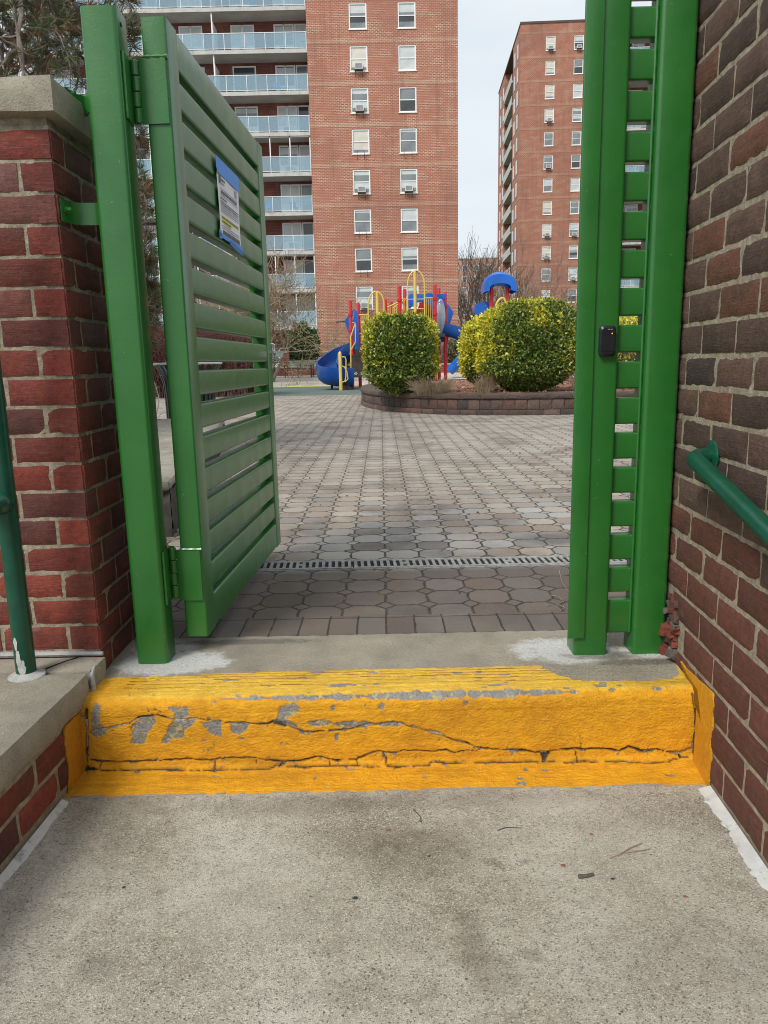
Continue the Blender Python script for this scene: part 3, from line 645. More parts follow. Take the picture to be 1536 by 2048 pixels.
# end return of the wall
e0 = o_r + ur * (Lr - .004)
bricks(mb, mo, e0 - nr * .0, -nr, ur, .40, -.217, 2.30, .0905, .2345, .0125, lambda a, z, c: tint_dark(2.3, z, c), start=.10, skip=lambda a, b, z, ci: z < .17, depth=.06)
mb.build('brickwork', 'brick', rw, smooth=50); mo.build('mortar_bed', 'mortar', rw, smooth=60)
core = MB(); core.obox(o_r - nr * .0075 + np.array([0, 0, -.3]), ur * (Lr - .012), -nr * .40, (0, 0, 2.62)); core.build('wall_core', 'mortar', rw, smooth=0)
# yellow paint returned on the wall beside the step
pp = MB(); pv = []
for (x, y) in ((1360, 1322), (1372, 1338), (1398, 1362), (1424, 1386), (1427, 1412), (1424, 1425), (1424, 1455), (1420, 1480), (1421, 1520), (1417, 1560), (1414, 1583), (1398, 1583), (1385, 1540), (1390, 1460), (1395, 1380), (1372, 1345)):
    d = np.array(fwd) * CAM_F + np.array(rgt) * (x - 768) - np.array(upv) * (y - 1024); q0 = o_r + nr * .0035
    tt_ = ((q0 - np.array([0, 0, EYE])) @ nr) / (d @ nr); pv.append(np.array([0, 0, EYE]) + d * tt_)
pv = np.array(pv); cpt = pv.mean(0); n_ = len(pv)
pp.add(np.r_[pv, pv - nr * .006, [cpt]], [(i, (i + 1) % n_, 2 * n_) for i in range(n_)] + [(i, n_ + i, n_ + (i + 1) % n_, (i + 1) % n_) for i in range(n_)], 0, (.74, .35, .015))
pp.build('yellow_paint_patch', 'step_paint', rw, smooth=0)
# rubble where the wall end has broken away
rb = MB()
for i in range(60):
    c_ = np.array([.914 + random.uniform(-.012, .03), 2.275 + random.uniform(-.045, .075), random.uniform(.004, .20)]); s0 = random.uniform(.007, .019)
    bm_ = [c_ + s0 * np.array(p) * np.array([random.uniform(.5, 1.3) for _ in range(3)]) for p in ((-1, -1, -1), (1, -1, -1), (1, 1, -1), (-1, 1, -1), (-1, -1, 1), (1, -1, 1), (1, 1, 1), (-1, 1, 1))]
    rb.hexa(bm_, 0, random.choice([(.22, .05, .03), (.17, .05, .035), (.16, .13, .11), (.10, .06, .05)]))
tag(rb.build('brick_rubble', 'brick', base=(.93, 2.27, 0), smooth=0), 'broken brick fragments packed between the right gate post and wall', 'rubble', kind='stuff')

# left pillar
pl = thing('brick_pillar', (-1.3, 2.5, 0), 'red brick pillar with stone cap left of the gate', 'brick pillar')
mb, mo = MB(), MB()
PXR = -.905; zP0, zP1 = -.004, 1.615
usd = np.array([-.046, 1, 0]) / math.hypot(1, .046) * np.array([1, 1, 1]); usd = np.array([.0, 1, 0]); nsd = np.array([1., 0, 0])
cornert = {}
def tint_pillar(a, z, c):
    if a > .11: return tint_red(a, z, c)
    if c not in cornert: cornert[c] = tint_red(a, z, c)
    return cornert[c]
# front face runs leftwards from the corner
bricks(mb, mo, (PXR, 2.25, 0), (-1, 0, 0), (0, -1, 0), .90, zP0 + .0, zP1, .0853, .2100, .0105, tint_pillar, altc=[0.0, .105], depth=.05, ms=.0055)
bricks(mb, mo, (PXR, 2.2502, 0), (0, 1, 0), (1, 0, 0), .52, zP0, zP1, .0853, .2100, .0105, tint_pillar, altc=[.105, 0.0], depth=.05, ms=.0055)
mb.build('brickwork', 'brick', pl, smooth=50); mo.build('mortar_bed', 'mortar', pl, smooth=60)
core = MB(); core.box(-1.8, PXR - .045, 2.295, 2.76, -.3, 1.62); core.box(-1.8, PXR - .012, 2.262, 2.765, 1.605, 1.640); core.build('pillar_core', 'mortar', pl, smooth=0)
def chamfer_slab(mb, x0, x1, y0, y1, z0, z1, c=.006, seed=0, mi=0):
    """stone slab with worn, slightly wandering edges"""
    nx = max(4, int((x1 - x0) / .03)); ny = max(4, int((y1 - y0) / .03)); nzz = 4
    def face(o, u, v, nu, nv, n):
        a, b = np.meshgrid(np.linspace(0, 1, nu), np.linspace(0, 1, nv)); a = a.ravel(); b = b.ravel()
        P = np.array(o) + a[:, None] * np.array(u) + b[:, None] * np.array(v)
        return P, [(j * nu + i, j * nu + i + 1, (j + 1) * nu + i + 1, (j + 1) * nu + i) for j in range(nv - 1) for i in range(nu - 1)]
    lx, ly, lz = x1 - x0, y1 - y0, z1 - z0
    for o, u, v, nu, nv in (((x0, y0, z1), (lx, 0, 0), (0, ly, 0), nx, ny), ((x0, y1, z0), (lx, 0, 0), (0, -ly, 0), nx, ny), ((x0, y0, z0), (lx, 0, 0), (0, 0, lz), nx, nzz), ((x1, y1, z0), (-lx, 0, 0), (0, 0, lz), nx, nzz), ((x1, y0, z0), (0, ly, 0), (0, 0, lz), ny, nzz), ((x0, y1, z0), (0, -ly, 0), (0, 0, lz), ny, nzz)):
        P, Fq = face(o, u, v, nu, nv, None)
        lo = np.array([x0, y0, z0]); hi = np.array([x1, y1, z1]); m = (lo + hi) / 2
        onn = (np.abs(P - lo) < 1e-6) | (np.abs(P - hi) < 1e-6); k = onn.sum(1)
        sh = np.where(onn & (k >= 2)[:, None], np.sign(m - P), 0) * c * (1 + .6 * fnoise(P * 18 + seed, 3, 3))[:, None]
        P = P + sh + .0015 * np.c_[fnoise(P * 20, 3, 5), fnoise(P * 20, 3, 6), fnoise(P * 20, 3, 7)]
        mb.add(P, Fq, mi)
cp = MB(); chamfer_slab(cp, -1.85, -.873, 2.215, 2.80, 1.640, 1.737, .005); cp.build('capstone', 'coping_stone', pl, smooth=60)

# low wall on the left with coping
lw = thing('low_brick_wall', (-1.1, 1.4, -.24), 'low red brick wall with pale stone coping left of the walkway', 'low wall')
ul = np.array([.0462, 1, 0]) / math.hypot(1, .0462); nl = np.array([ul[1], -ul[0], 0]); o_l = np.array([-.905, 2.1, 0]) - ul * 3.2
mb, mo = MB(), MB()
bricks(mb, mo, o_l, ul, nl, 3.2 + .13, -.205, -.032, .0853, .2100, .0125, tint_red, start=.065, depth=.05)
mb.build('brickwork', 'brick', lw, smooth=50)
mo.obox(o_l - nl * .006 + np.array([0, 0, -.30]), ul * 3.33, -nl * .3, (0, 0, .268)); mo.build('mortar_bed', 'mortar', lw, smooth=60)
cp = MB()
for a, b in ((-2.0, -.62), (-.617, .40), (.403, 1.4), (1.403, 2.118), (2.122, 2.246)): chamfer_slab(cp, -1.42, 0, a, b, -.031, .064, .006, seed=a)
Vc = np.concatenate(cp.v); 
for arr in cp.v: arr[:, 0] += -.888 + (arr[:, 1] - 2.1) * .0462 - .003
cp.build('coping', 'coping_stone', lw, smooth=60)
yp = MB(); q0 = np.array([-.905, 2.1, 0]); yw = [(1.94, -.233), (1.953, -.15), (1.944, -.08), (1.955, -.034), (2.055, -.034), (2.055, -.233)]
yv = [q0 + ul * ((y - 2.1) / ul[1]) + nl * .0035 + np.array([0, 0, z]) for y, z in yw]; n_ = len(yv)
yp.add(np.r_[yv, [v_ - nl * .006 for v_ in yv]], [tuple(range(n_))[::-1]] + [(i, n_ + i, n_ + (i + 1) % n_, (i + 1) % n_) for i in range(n_)], 0, (.66, .30, .012)); yp.build('yellow_paint_patch', 'step_paint', lw, smooth=0)
jm = MB(); jm.tube([(-1.41, 2.252, .066), (-1.15, 2.250, .068), (-.90, 2.248, .067)], [.008, .010, .007], 6); jm.tube([(-.892, 2.150, .062), (-.889, 2.122, .05), (-.886, 2.120, -.02), (-.885, 2.118, -.036)], [.004, .007, .008, .004], 6)
jm.build('mortar_fillet', 'grey_filler', lw)
ck = MB(); ck.tube([(-1.035, 2.14, .0645), (-1.00, 2.19, .0645), (-.965, 2.235, .0645)], .0022, 4); ck.build('crack', 'dark_void', lw)

# joint sealant strips along the walkway
def strip(name, o, u, n, L, w, label, z=-.2345):
    mb = MB(); N = int(L / .01); pts = []
    for i in range(N + 1):
        a = L * i / N; w1 = w * (1 + .25 * math.sin(a * 23) * random.random() + random.uniform(-.12, .12)); p = np.array(o) + np.array(u) * a
        pts += [p + np.array([0, 0, z + .012]), p + n * w1 * .6 + np.array([0, 0, z + .005]), p + n * w1 + np.array([0, 0, z - .002])]
    F = [(3 * i + k, 3 * i + k + 1, 3 * i + k + 4, 3 * i + k + 3) for i in range(N) for k in range(2)]
    if np.cross(n, u)[2] < 0: F = [f[::-1] for f in F]
    mb.add(pts, [f for f in F]); return tag(mb.build(name, 'sealant', base=tuple(np.array(o) + np.array([0, 0, z]))), label, 'sealant strip')
strip('joint_sealant', o_r, ur, nr, 3.40, .034, 'white sealant strip at the foot of the dark right wall')
strip('joint_sealant', o_l, ul, nl, 3.00, .021, 'grey sealant strip at the foot of the low left wall')
# ------------------------------------------------------------------ gate: left post, swinging leaf, fixed panel
GP = ['gate_paint']
X_, Y_, Z_ = np.eye(3)
def hinge_barrel(x, y, z0, z1, r=.0125):
    mb = MB(); n = 4; h = (z1 - z0) / n
    for k in range(n):
        a, b = z0 + k * h + .0012, z0 + (k + 1) * h - .0012; off = .0008 * (-1) ** k
        mb.lathe([(r * .86, a), (r, a + .002), (r, b - .002), (r * .86, b)], (x + off, y, 0), 18)
    mb.lathe([(r * .5, z0 - .004), (r * .5, z1 + .004)], (x, y, 0), 12); return mb
gp = thing('gate_post', (-.767, 2.365, 0), 'thick square green steel post carrying the open gate leaf', 'gate post')
mb = MB(); mb.rbox((-.818, 2.315, -.004), (.102, 0, 0), (0, .1, 0), (0, 0, 1.944), .013); mb.build('post_tube', GP, gp)
mb = MB(); mb.lathe([(.006, 0), (.006, .002)], (-.7165, 2.352, 1.905), 12, axis=(1, 0, 0)); mb.build('bolt_hole', 'dark_void', gp)
for z0, z1 in ((1.655, 1.832), (.195, .372)):
    mb = MB(); mb.rbox((-.7165, 2.334, z0), (.0065, 0, 0), (0, .083, 0), (0, 0, z1 - z0), .0015)
    w = MB(); mb.tube([(-.7115, 2.3335, z0 + (z1 - z0) * k / 8) for k in range(9)], [.004 + .0012 * (k % 2) for k in range(9)], 6)
    pt_ = mb.build('hinge_plate', GP, gp)
    hinge_barrel(-.700, 2.402, z0 + .004, z1 - .001).build('hinge_barrel', GP, pt_)
for zc, yo in ((1.398, 0), (1.742, .0)):
    mb = MB(); pth = [(-.902, 2.262), (-.897, 2.285), (-.890, 2.312), (-.872, 2.330), (-.845, 2.334), (-.816, 2.336)]
    if zc > 1.5: pth = [(a_ + .003 if a_ < -.89 else a_, b_ + .115) for a_, b_ in pth[:4]] + [(-.85, 2.41), (-.816, 2.405)]
    zz0, zz1 = (zc - .031, zc + .031) if zc < 1.5 else (zc - .045, zc + .012); V = []; th = .006
    for (x, y) in pth: V += [(x, y, zz0), (x, y, zz1), (x + .003, y + th, zz1), (x + .003, y + th, zz0)]
    F = [(4 * i + a, 4 * i + b, 4 * i + 4 + b, 4 * i + 4 + a) for i in range(5) for a, b in ((0, 1), (1, 2), (2, 3), (3, 0))] + [(3, 2, 1, 0), (20, 21, 22, 23)]
    mb.add(V, F); br = mb.build('wall_bracket', GP, gp, smooth=60)
    b2 = MB(); b2.lathe([(.011, 0), (.011, .004), (.006, .005), (.006, .020), (.004, .022)], (-.894, 2.286 + (.115 if zc > 1.5 else 0), zc + .002), 6, axis=(.8, -.6, 0)); b2.build('bolt', 'gate_paint', br)

U = np.array([.052, .9986, 0]); W = np.array([.9986, -.052, 0]); LO = np.array([-.602, 2.402, 0]); LL = 1.352
gl = thing('gate_leaf', tuple(LO + U * .6), 'open louvred green gate leaf swung inwards with a taped notice', 'gate')
mb = MB(); TH = .074; SW = .106; zb, zt = .060, 1.946; rr = .007
mb.rbox(LO - W * TH + Z_ * zb, W * TH, U * SW, Z_ * (zt - zb), rr); mb.rbox(LO - W * TH + U * (LL - SW) + Z_ * zb, W * TH, U * SW, Z_ * (zt - zb), rr)
ztops = [1.838 - .1088 * i for i in range(16)]; GAP = .027
rail_t = MB()
mb.prism(rrect(TH - .003, zt - ztops[0] - .001, rr), LO - W * (TH - .0015) + U * (SW - .001) + Z_ * ztops[0], W, Z_, U * (LL - 2 * SW + .002))
mb.prism(rrect(TH - .003, ztops[15] - GAP - zb, rr), LO - W * (TH - .0015) + U * (SW - .001) + Z_ * (zb + .0005), W, Z_, U * (LL - 2 * SW + .002))
mb.build('frame', GP, gl)
sl_ = None
for i in range(15):
    if sl_ is None:
        mb = MB(); hh = .1088 - GAP; mb.prism(rrect(.052, hh, .0085, 4), LO - W * .0555 + U * (SW - .001) + Z_ * ztops[1], W, Z_, U * (LL - 2 * SW + .002)); sl_ = mb.build('slat', GP, gl)
    else:
        c_ = sl_.copy(); col.objects.link(c_); c_.parent = gl; c_.location = (0, 0, ztops[i + 1] - ztops[1])
for z0, z1 in ((1.658, 1.838), (.188, .362)):
    mb = MB(); mb.rbox(LO - W * (TH + .012) - U * .0065 + Z_ * z0, W * (TH + .006), U * .0065, Z_ * (z1 - z0), .002); mb.tube([LO - W * (TH + k * .0) + W * (TH * k / 8) - U * .004 + Z_ * (z1 + .001) for k in range(9)], [.004 + .0012 * (k % 3) for k in range(9)], 6); mb.build('hinge_plate', GP, gl)
mb = MB(); e_ = LO + U * LL; mb.rbox(e_ - W * .045 + Z_ * .995 - U * .002, W * .038, Z_ * .055, U * .012, .004); mb.rbox(e_ - W * .02 + Z_ * 1.012, W * .085, Z_ * .008, U * .06, .002); mb.tube([e_ + W * .004 + Z_ * 1.02 + U * .02, e_ + W * .008 + Z_ * 1.05 + U * .015, e_ - W * .02 + Z_ * 1.06 + U * .006], .007, 8); mb.rbox(e_ + W * .02 + Z_ * .99 + U * .01, W * .03, Z_ * .024, U * .02, .003)
mb.build('latch', 'steel', gl)

FS = thing('gate_side_panel', (.76, 2.365, 0), 'fixed green gate panel of two posts and short slats against the wall', 'gate panel')
HR = 2.06
mb = MB(); mb.rbox((.611, 2.315, -.004), (.109, 0, 0), (0, .1, 0), (0, 0, HR), .011); mb.build('post', GP, FS)
mb = MB(); mb.rbox((.802, 2.315, -.004), (.106, 0, 0), (0, .1, 0), (0, 0, HR + .02), .013); mb.build('post', GP, FS)
mb = MB(); mb.rbox((.588, 2.306, .062), (.055, 0, 0), (0, .0075, 0), (0, 0, HR - .062), .003); mb.build('stop_plate', GP, FS)
s0 = None; zt_all = [1.838 + .1088 * 2, 1.838 + .1088] + ztops
for i, zt_ in enumerate(zt_all[:-1] + [None]):
    z1_ = (zt_all[i] - GAP) if zt_ is not None else ztops[15] - GAP
    z0_ = zt_all[i + 1] if zt_ is not None else .066
    if zt_ is None or s0 is None:
        mb = MB(); mb.prism(rrect(.045, z1_ - z0_, .0065, 4), (.7195, 2.336, z0_), Y_, Z_, (.083, 0, 0)); ob = mb.build('slat', GP, FS)
        if s0 is None: s0 = ob; zs0 = z0_
    else:
        c_ = s0.copy(); col.objects.link(c_); c_.parent = FS; c_.location = (0, 0, z0_ - zs0)
w = MB(); w.tube([(.796, 2.334, .07 + .02 * k) for k in range(100)], [.0042 + .0008 * (k % 2) for k in range(100)], 6); w.build('weld_bead', GP, FS)

cr_ = thing('card_reader', (.680, 2.300, .955), 'black card reader mounted on the right gate post', 'card reader')
mb = MB()
def rplate(mb, x0, x1, z0, z1, y0, y1, r, mi=0, taper=0):
    P = np.array(rrect(x1 - x0, z1 - z0, r, 5)); c = P.mean(0); P2_ = c + (P - c) * (1 - taper); n = len(P)
    A = np.c_[x0 + P[:, 0], np.full(n, y1), z0 + P[:, 1]]; B = np.c_[x0 + P2_[:, 0], np.full(n, y0), z0 + P2_[:, 1]]
    mb.add(np.r_[A, B], [(i, n + i, n + (i + 1) % n, (i + 1) % n) for i in range(n)] + [tuple(range(n, 2 * n))[::-1][::-1]] , mi)
rplate(mb, .657, .704, .957, 1.047, 2.300, 2.3151, .011); rplate(mb, .657, .704, .957, 1.047, 2.295, 2.3002, .011, taper=.16); mb.build('housing', 'reader_black', cr_)
mb = MB(); rplate(mb, .664, .697, .972, 1.030, 2.2932, 2.2951, .002); mb.build('face_plate', 'reader_black', cr_)
mb = MB(); mb.lathe([(.0018, 0), (.0012, .0012)], (.691, 2.2935, 1.024), 10, axis=(0, -1, 0)); mb.build('indicator_light', 'led', cr_)
mb = MB(); mb.box(.678, .684, 2.2938, 2.2948, 1.0355, 1.037); mb.box(.686, .692, 2.2938, 2.2948, 1.0355, 1.037); mb.build('marking', 'ink_pale', cr_)

# notice on the leaf
NO = LO + W * .0015
def lp(y, z, off=0): a = (y - 2.402) / U[1]; return NO + U * a + W * off + Z_ * z
nt = thing('paper_notice', tuple(lp(3.02, 1.42)), 'white printed notice with yellow highlighting taped to the gate leaf', 'notice')
def quad(mb, y0, y1, z0, z1, off, th=.0006, mi=0, sk=0):
    mb.obox(lp(y0, z0, off), U * (y1 - y0) / U[1], W * th, Z_ * (z1 - z0), mi)
mb = MB(); N = 10; V = []
for j in range(N + 1):
    for i in range(N + 1): y = 2.872 + .318 * i / N; z = 1.418 + .235 * j / N; V.append(lp(y, z, .0015 + .0025 * math.sin(i * .9 + j * .5) * .5 + .0015))
F = [(j * (N + 1) + i, j * (N + 1) + i + 1, (j + 1) * (N + 1) + i + 1, (j + 1) * (N + 1) + i) for j in range(N) for i in range(N)]
mb.add(V, F); sheet = mb.build('paper_sheet', 'paper', nt)
ink = MB(); PR = .0048
quad(ink, 2.895, 2.915, 1.606, 1.630, PR, mi=0); quad(ink, 2.922, 2.975, 1.618, 1.624, PR); quad(ink, 2.922, 2.965, 1.606, 1.611, PR, mi=1)
quad(ink, 3.13, 3.155, 1.600, 1.625, PR, mi=1)
for z, y0, y1, mi in ((1.588, 2.90, 3.16, 1), (1.566, 2.90, 3.165, 1)): quad(ink, y0, y1, z, z + .0022, PR, mi=mi)
def textline(z, y0, y1, h, mi):
    y = y0
    while y < y1:
        w_ = random.uniform(.010, .034) * (1 if h < .006 else 1.1); quad(ink, y, min(y + w_, y1), z, z + h, PR, mi=mi); y += w_ + .006
textline(1.5735, 2.915, 3.15, .0095, 0)
textline(1.553, 2.90, 2.99, .0045, 0)
for z in (1.541, 1.533, 1.525, 1.517, 1.509): textline(z, 2.90, 3.165, .0038, 0 if z > 1.53 else 1)
hl = MB(); quad(hl, 2.900, 3.160, 1.481, 1.4955, PR - .001, mi=0); quad(hl, 2.900, 3.04, 1.467, 1.481, PR - .001, mi=0)
textline(1.4855, 2.905, 3.15, .0055, 0); textline(1.4715, 2.905, 3.03, .0055, 0)
for z in (1.457, 1.449): textline(z, 2.90, 3.16, .0034, 1)
ink.build('printed_text', ['ink', 'ink_pale'], nt); hl.build('highlighting', 'highlighter', nt)
ph_ = MB()
for k in range(4): quad(ph_, 2.905 + k * .066, 2.965 + k * .066, 1.424, 1.443, PR)
ph_.build('photo_strip', 'photo_brown', nt)
tp = MB(); quad(tp, 2.862, 3.200, 1.645, 1.690, .0042, .0008); quad(tp, 2.868, 3.202, 1.634, 1.650, .0056, .0008); tp.build('masking_tape', 'tape_blue', nt)
tp = MB(); tp.obox(lp(2.850, 1.413, .006), U * .350 + Z_ * -.004, W * .0008, Z_ * .016); tp.obox(lp(2.98, 1.404, .008), U * .20 + Z_ * -.016, W * .0008 + U * .0, Z_ * .014 + W * .006); tp.obox(lp(2.845, 1.436, .006), U * .03, W * .0008, Z_ * -.03); tp.build('masking_tape', 'tape_blue', nt)

# ------------------------------------------------------------------ handrails
def smooth_path(P, n=6):
    P = [np.array(p, float) for p in P]; out = [P[0]]
    for i in range(1, len(P) - 1):
        a, b, c = P[i - 1], P[i], P[i + 1]; r = min(.045, np.linalg.norm(a - b) * .45, np.linalg.norm(c - b) * .45)
        p0 = b + (a - b) / np.linalg.norm(a - b) * r; p1 = b + (c - b) / np.linalg.norm(c - b) * r
        for k in range(n + 1): t_ = k / n; out.append((1 - t_) ** 2 * p0 + 2 * t_ * (1 - t_) * b + t_ * t_ * p1)
    out.append(P[-1]); return out
hr = thing('handrail', (.88, 2.03, .68), 'dark green tubular handrail bracketed to the right brick wall', 'handrail')
mb = MB(); mb.tube(smooth_path([(.902, 2.035, .684), (.842, 2.022, .682), (.842, 1.60, .570), (.800, .3, .22)]), .0235, 20); mb.build('rail_tube', 'rail_paint', hr)
mb = MB(); mb.lathe([(.043, 0), (.044, .003), (.040, .0075), (.030, .010), (.026, .012)], (.9015, 2.035, .684), 28, axis=tuple(nr)); mb.build('wall_flange', 'rail_paint', hr)
hl_ = thing('handrail', (-1.075, 2.098, .064), 'dark green handrail post rooted in the stone coping beside the pillar', 'handrail')
mb = MB(); mb.tube([(-1.072, 2.098, .064), (-1.072, 2.098, 1.45)], .0285, 22); mb.build('rail_post', 'rail_paint', hl_)
mb = MB(); mb.tube(smooth_path([(-1.072, 2.098, .585), (-1.085, 2.02, .588), (-1.20, 1.55, .56), (-1.3, .4, .3)]), .025, 20); mb.lathe([(0.001, -.034), (.02, -.03), (.0305, -.016), (.033, 0), (.0305, .016), (.02, .03), (.001, .034)], (-1.075, 2.072, .587), 20, axis=(.1, 1, 0)); mb.build('rail_tube', 'rail_paint', hl_)
mb = MB(); P = []
mb.lathe([(.053, -.002), (.051, .002), (.041, .005), (.032, .009), (.026, .012)], (-1.070, 2.094, .064), 26); mb.build('grout_collar', 'grey_filler', hl_)
for (a, z0, z1, w_) in ((-.2, .09, .15, .006), (.1, .075, .12, .010), (-.35, .15, .19, .005)):
    mb = MB(); q = R(-90) + a * .9; c_ = np.array([-1.072 + .0288 * math.cos(q), 2.098 + .0288 * math.sin(q), 0]); tdir = np.array([-math.sin(q), math.cos(q), 0]); V = []
    n_ = 7
    for k in range(n_):
        z = z0 + (z1 - z0) * k / (n_ - 1); ww = w_ * (.3 + .9 * math.sin(math.pi * (k + .3) / n_)) * random.uniform(.7, 1.3); V += [c_ - tdir * ww + Z_ * z, c_ + tdir * ww + Z_ * z]
    mb.add(V, [(2 * k, 2 * k + 1, 2 * k + 3, 2 * k + 2) for k in range(n_ - 1)]); mb.build('paint_scar', 'rail_scar', hl_)

# ------------------------------------------------------------------ trench drain
dr = thing('trench_drain', (.1, 3.5, 0), 'narrow slotted metal drain grate crossing the pavers inside the gate', 'drain')
Y0d, Y1d = 3.425, 3.575
ch = MB(); ch.box(-1.15, 1.35, Y0d - .012, Y0d, -.15, .003); ch.box(-1.15, 1.35, Y1d, Y1d + .012, -.15, .003); ch.build('channel_edge', 'cast_iron', dr, smooth=0)
ch = MB(); ch.box(-1.15, 1.35, Y0d, Y1d, -.004 + .0, .0005); ch.build('channel_shadow', 'dark_void', dr, smooth=0)
for k in range(5):
    x0 = -1.15 + .5 * k; mb = MB(); mb.box(x0 + .002, x0 + .498, Y0d + .001, Y0d + .022, .0006, .006); mb.box(x0 + .002, x0 + .498, Y1d - .022, Y1d - .001, .0006, .006)
    for i in range(16):
        xx = x0 + .012 + i * .0313
        mb.hexa([(xx - .0075, Y0d + .02, .0006), (xx + .0075, Y0d + .02, .0006), (xx + .0075 - .006, Y1d - .02, .0006), (xx - .0075 - .006, Y1d - .02, .0006), (xx - .0075, Y0d + .02, .0058), (xx + .0075, Y0d + .02, .0058), (xx + .0075 - .006, Y1d - .02, .0058), (xx - .0075 - .006, Y1d - .02, .0058)])
    mb.lathe([(.018, .0008), (.018, .0064), (.006, .0066)], (x0 + .25, (Y0d + Y1d) / 2, 0), 12); mb.build('grate', 'cast_iron', dr, smooth=0)

# ------------------------------------------------------------------ stone ledge and litter bin
lg = thing('stone_ledge', (-2.2, 6.5, 0), 'low stone ledge with a rough dark face behind the gate leaf', 'ledge')
mb = MB(); chamfer_slab(mb, -3.2, -1.20, 4.16, 9.45, .265, .33, .008)
for arr in mb.v: arr[:, 0] += -(arr[:, 1] - 4.16) * .145
mb.build('ledge_top', 'ledge_stone', lg)
mb = MB(); nx, nz_ = 120, 16
def rough_face(o, u, v, n, nu, nv):
    a, b = np.meshgrid(np.linspace(0, 1, nu), np.linspace(0, 1, nv)); a = a.ravel(); b = b.ravel(); P = np.array(o) + a[:, None] * np.array(u) + b[:, None] * np.array(v)
    P = P + np.array(n) * (.018 * fnoise(P * 16, 4, 3))[:, None]; mb.add(P, [(j * nu + i, j * nu + i + 1, (j + 1) * nu + i + 1, (j + 1) * nu + i) for j in range(nv - 1) for i in range(nu - 1)])
rough_face((-3.2, 4.19, -.02), (1.99, 0, 0), (0, 0, .285), (0, -1, 0), 90, 16); rough_face((-1.21, 4.19, -.02), (-.765, 5.26, 0), (0, 0, .285), (1, .14, 0), 160, 16)
mb.build('ledge_face', 'rough_stone', lg, smooth=30)

bn = thing('litter_bin', (-2.52, 10.0, 0), 'dark green slatted litter bin with pale rim seen behind the gate leaf', 'litter bin')
c0 = np.array([-2.52, 10.0, 0])
mb = MB(); n_ = 28
for i in range(n_):
    q = 2 * math.pi * i / n_; dv = np.array([math.cos(q), math.sin(q), 0]); tv = np.array([-dv[1], dv[0], 0]); P = [(.31, .16), (.315, .5), (.33, .76), (.37, .90), (.425, .99)]; V = []
    for r_, z_ in P: V += [c0 + dv * r_ - tv * .021 + Z_ * z_, c0 + dv * r_ + tv * .021 + Z_ * z_, c0 + dv * (r_ + .007) + tv * .021 + Z_ * z_, c0 + dv * (r_ + .007) - tv * .021 + Z_ * z_]
    mb.add(V, [(4 * k + a, 4 * k + b, 4 * k + 4 + b, 4 * k + 4 + a) for k in range(4) for a, b in ((0, 1), (1, 2), (2, 3), (3, 0))] + [(3, 2, 1, 0), (16, 17, 18, 19)])
mb.build('slats', 'bin_metal', bn)
def ring(mb, c, R0, r0, n=40, m_=8, zs=1.0):
    V = []; 
    for i in range(n):
        q = 2 * math.pi * i / n
        for j in range(m_): p = 2 * math.pi * j / m_; V.append((c[0] + (R0 + r0 * math.cos(p)) * math.cos(q), c[1] + (R0 + r0 * math.cos(p)) * math.sin(q), c[2] + r0 * zs * math.sin(p)))
    mb.add(V, [(i * m_ + j, ((i + 1) % n) * m_ + j, ((i + 1) % n) * m_ + (j + 1) % m_, i * m_ + (j + 1) % m_) for i in range(n) for j in range(m_)])
mb = MB(); ring(mb, (c0[0], c0[1], 1.0), .425, .016); mb.build('rim', 'bin_rim', bn)
mb = MB(); ring(mb, (c0[0], c0[1], .86), .355, .012); mb.build('hoop', 'bin_metal', bn); mb = MB(); ring(mb, (c0[0], c0[1], .17), .315, .014); mb.build('hoop', 'bin_metal', bn)
mb = MB(); mb.lathe([(.24, .17), (.285, .25), (.29, .70), (.275, .82), (.26, .84)], c0, 30)
mb.build('liner', 'bin_bag', bn)
for k in range(3): q = 2.1 * k + .4; mb = MB(); mb.tube([c0 + np.array([.22 * math.cos(q), .22 * math.sin(q), .0]), c0 + np.array([.22 * math.cos(q), .22 * math.sin(q), .18])], .022, 8); mb.build('foot', 'bin_metal', bn)

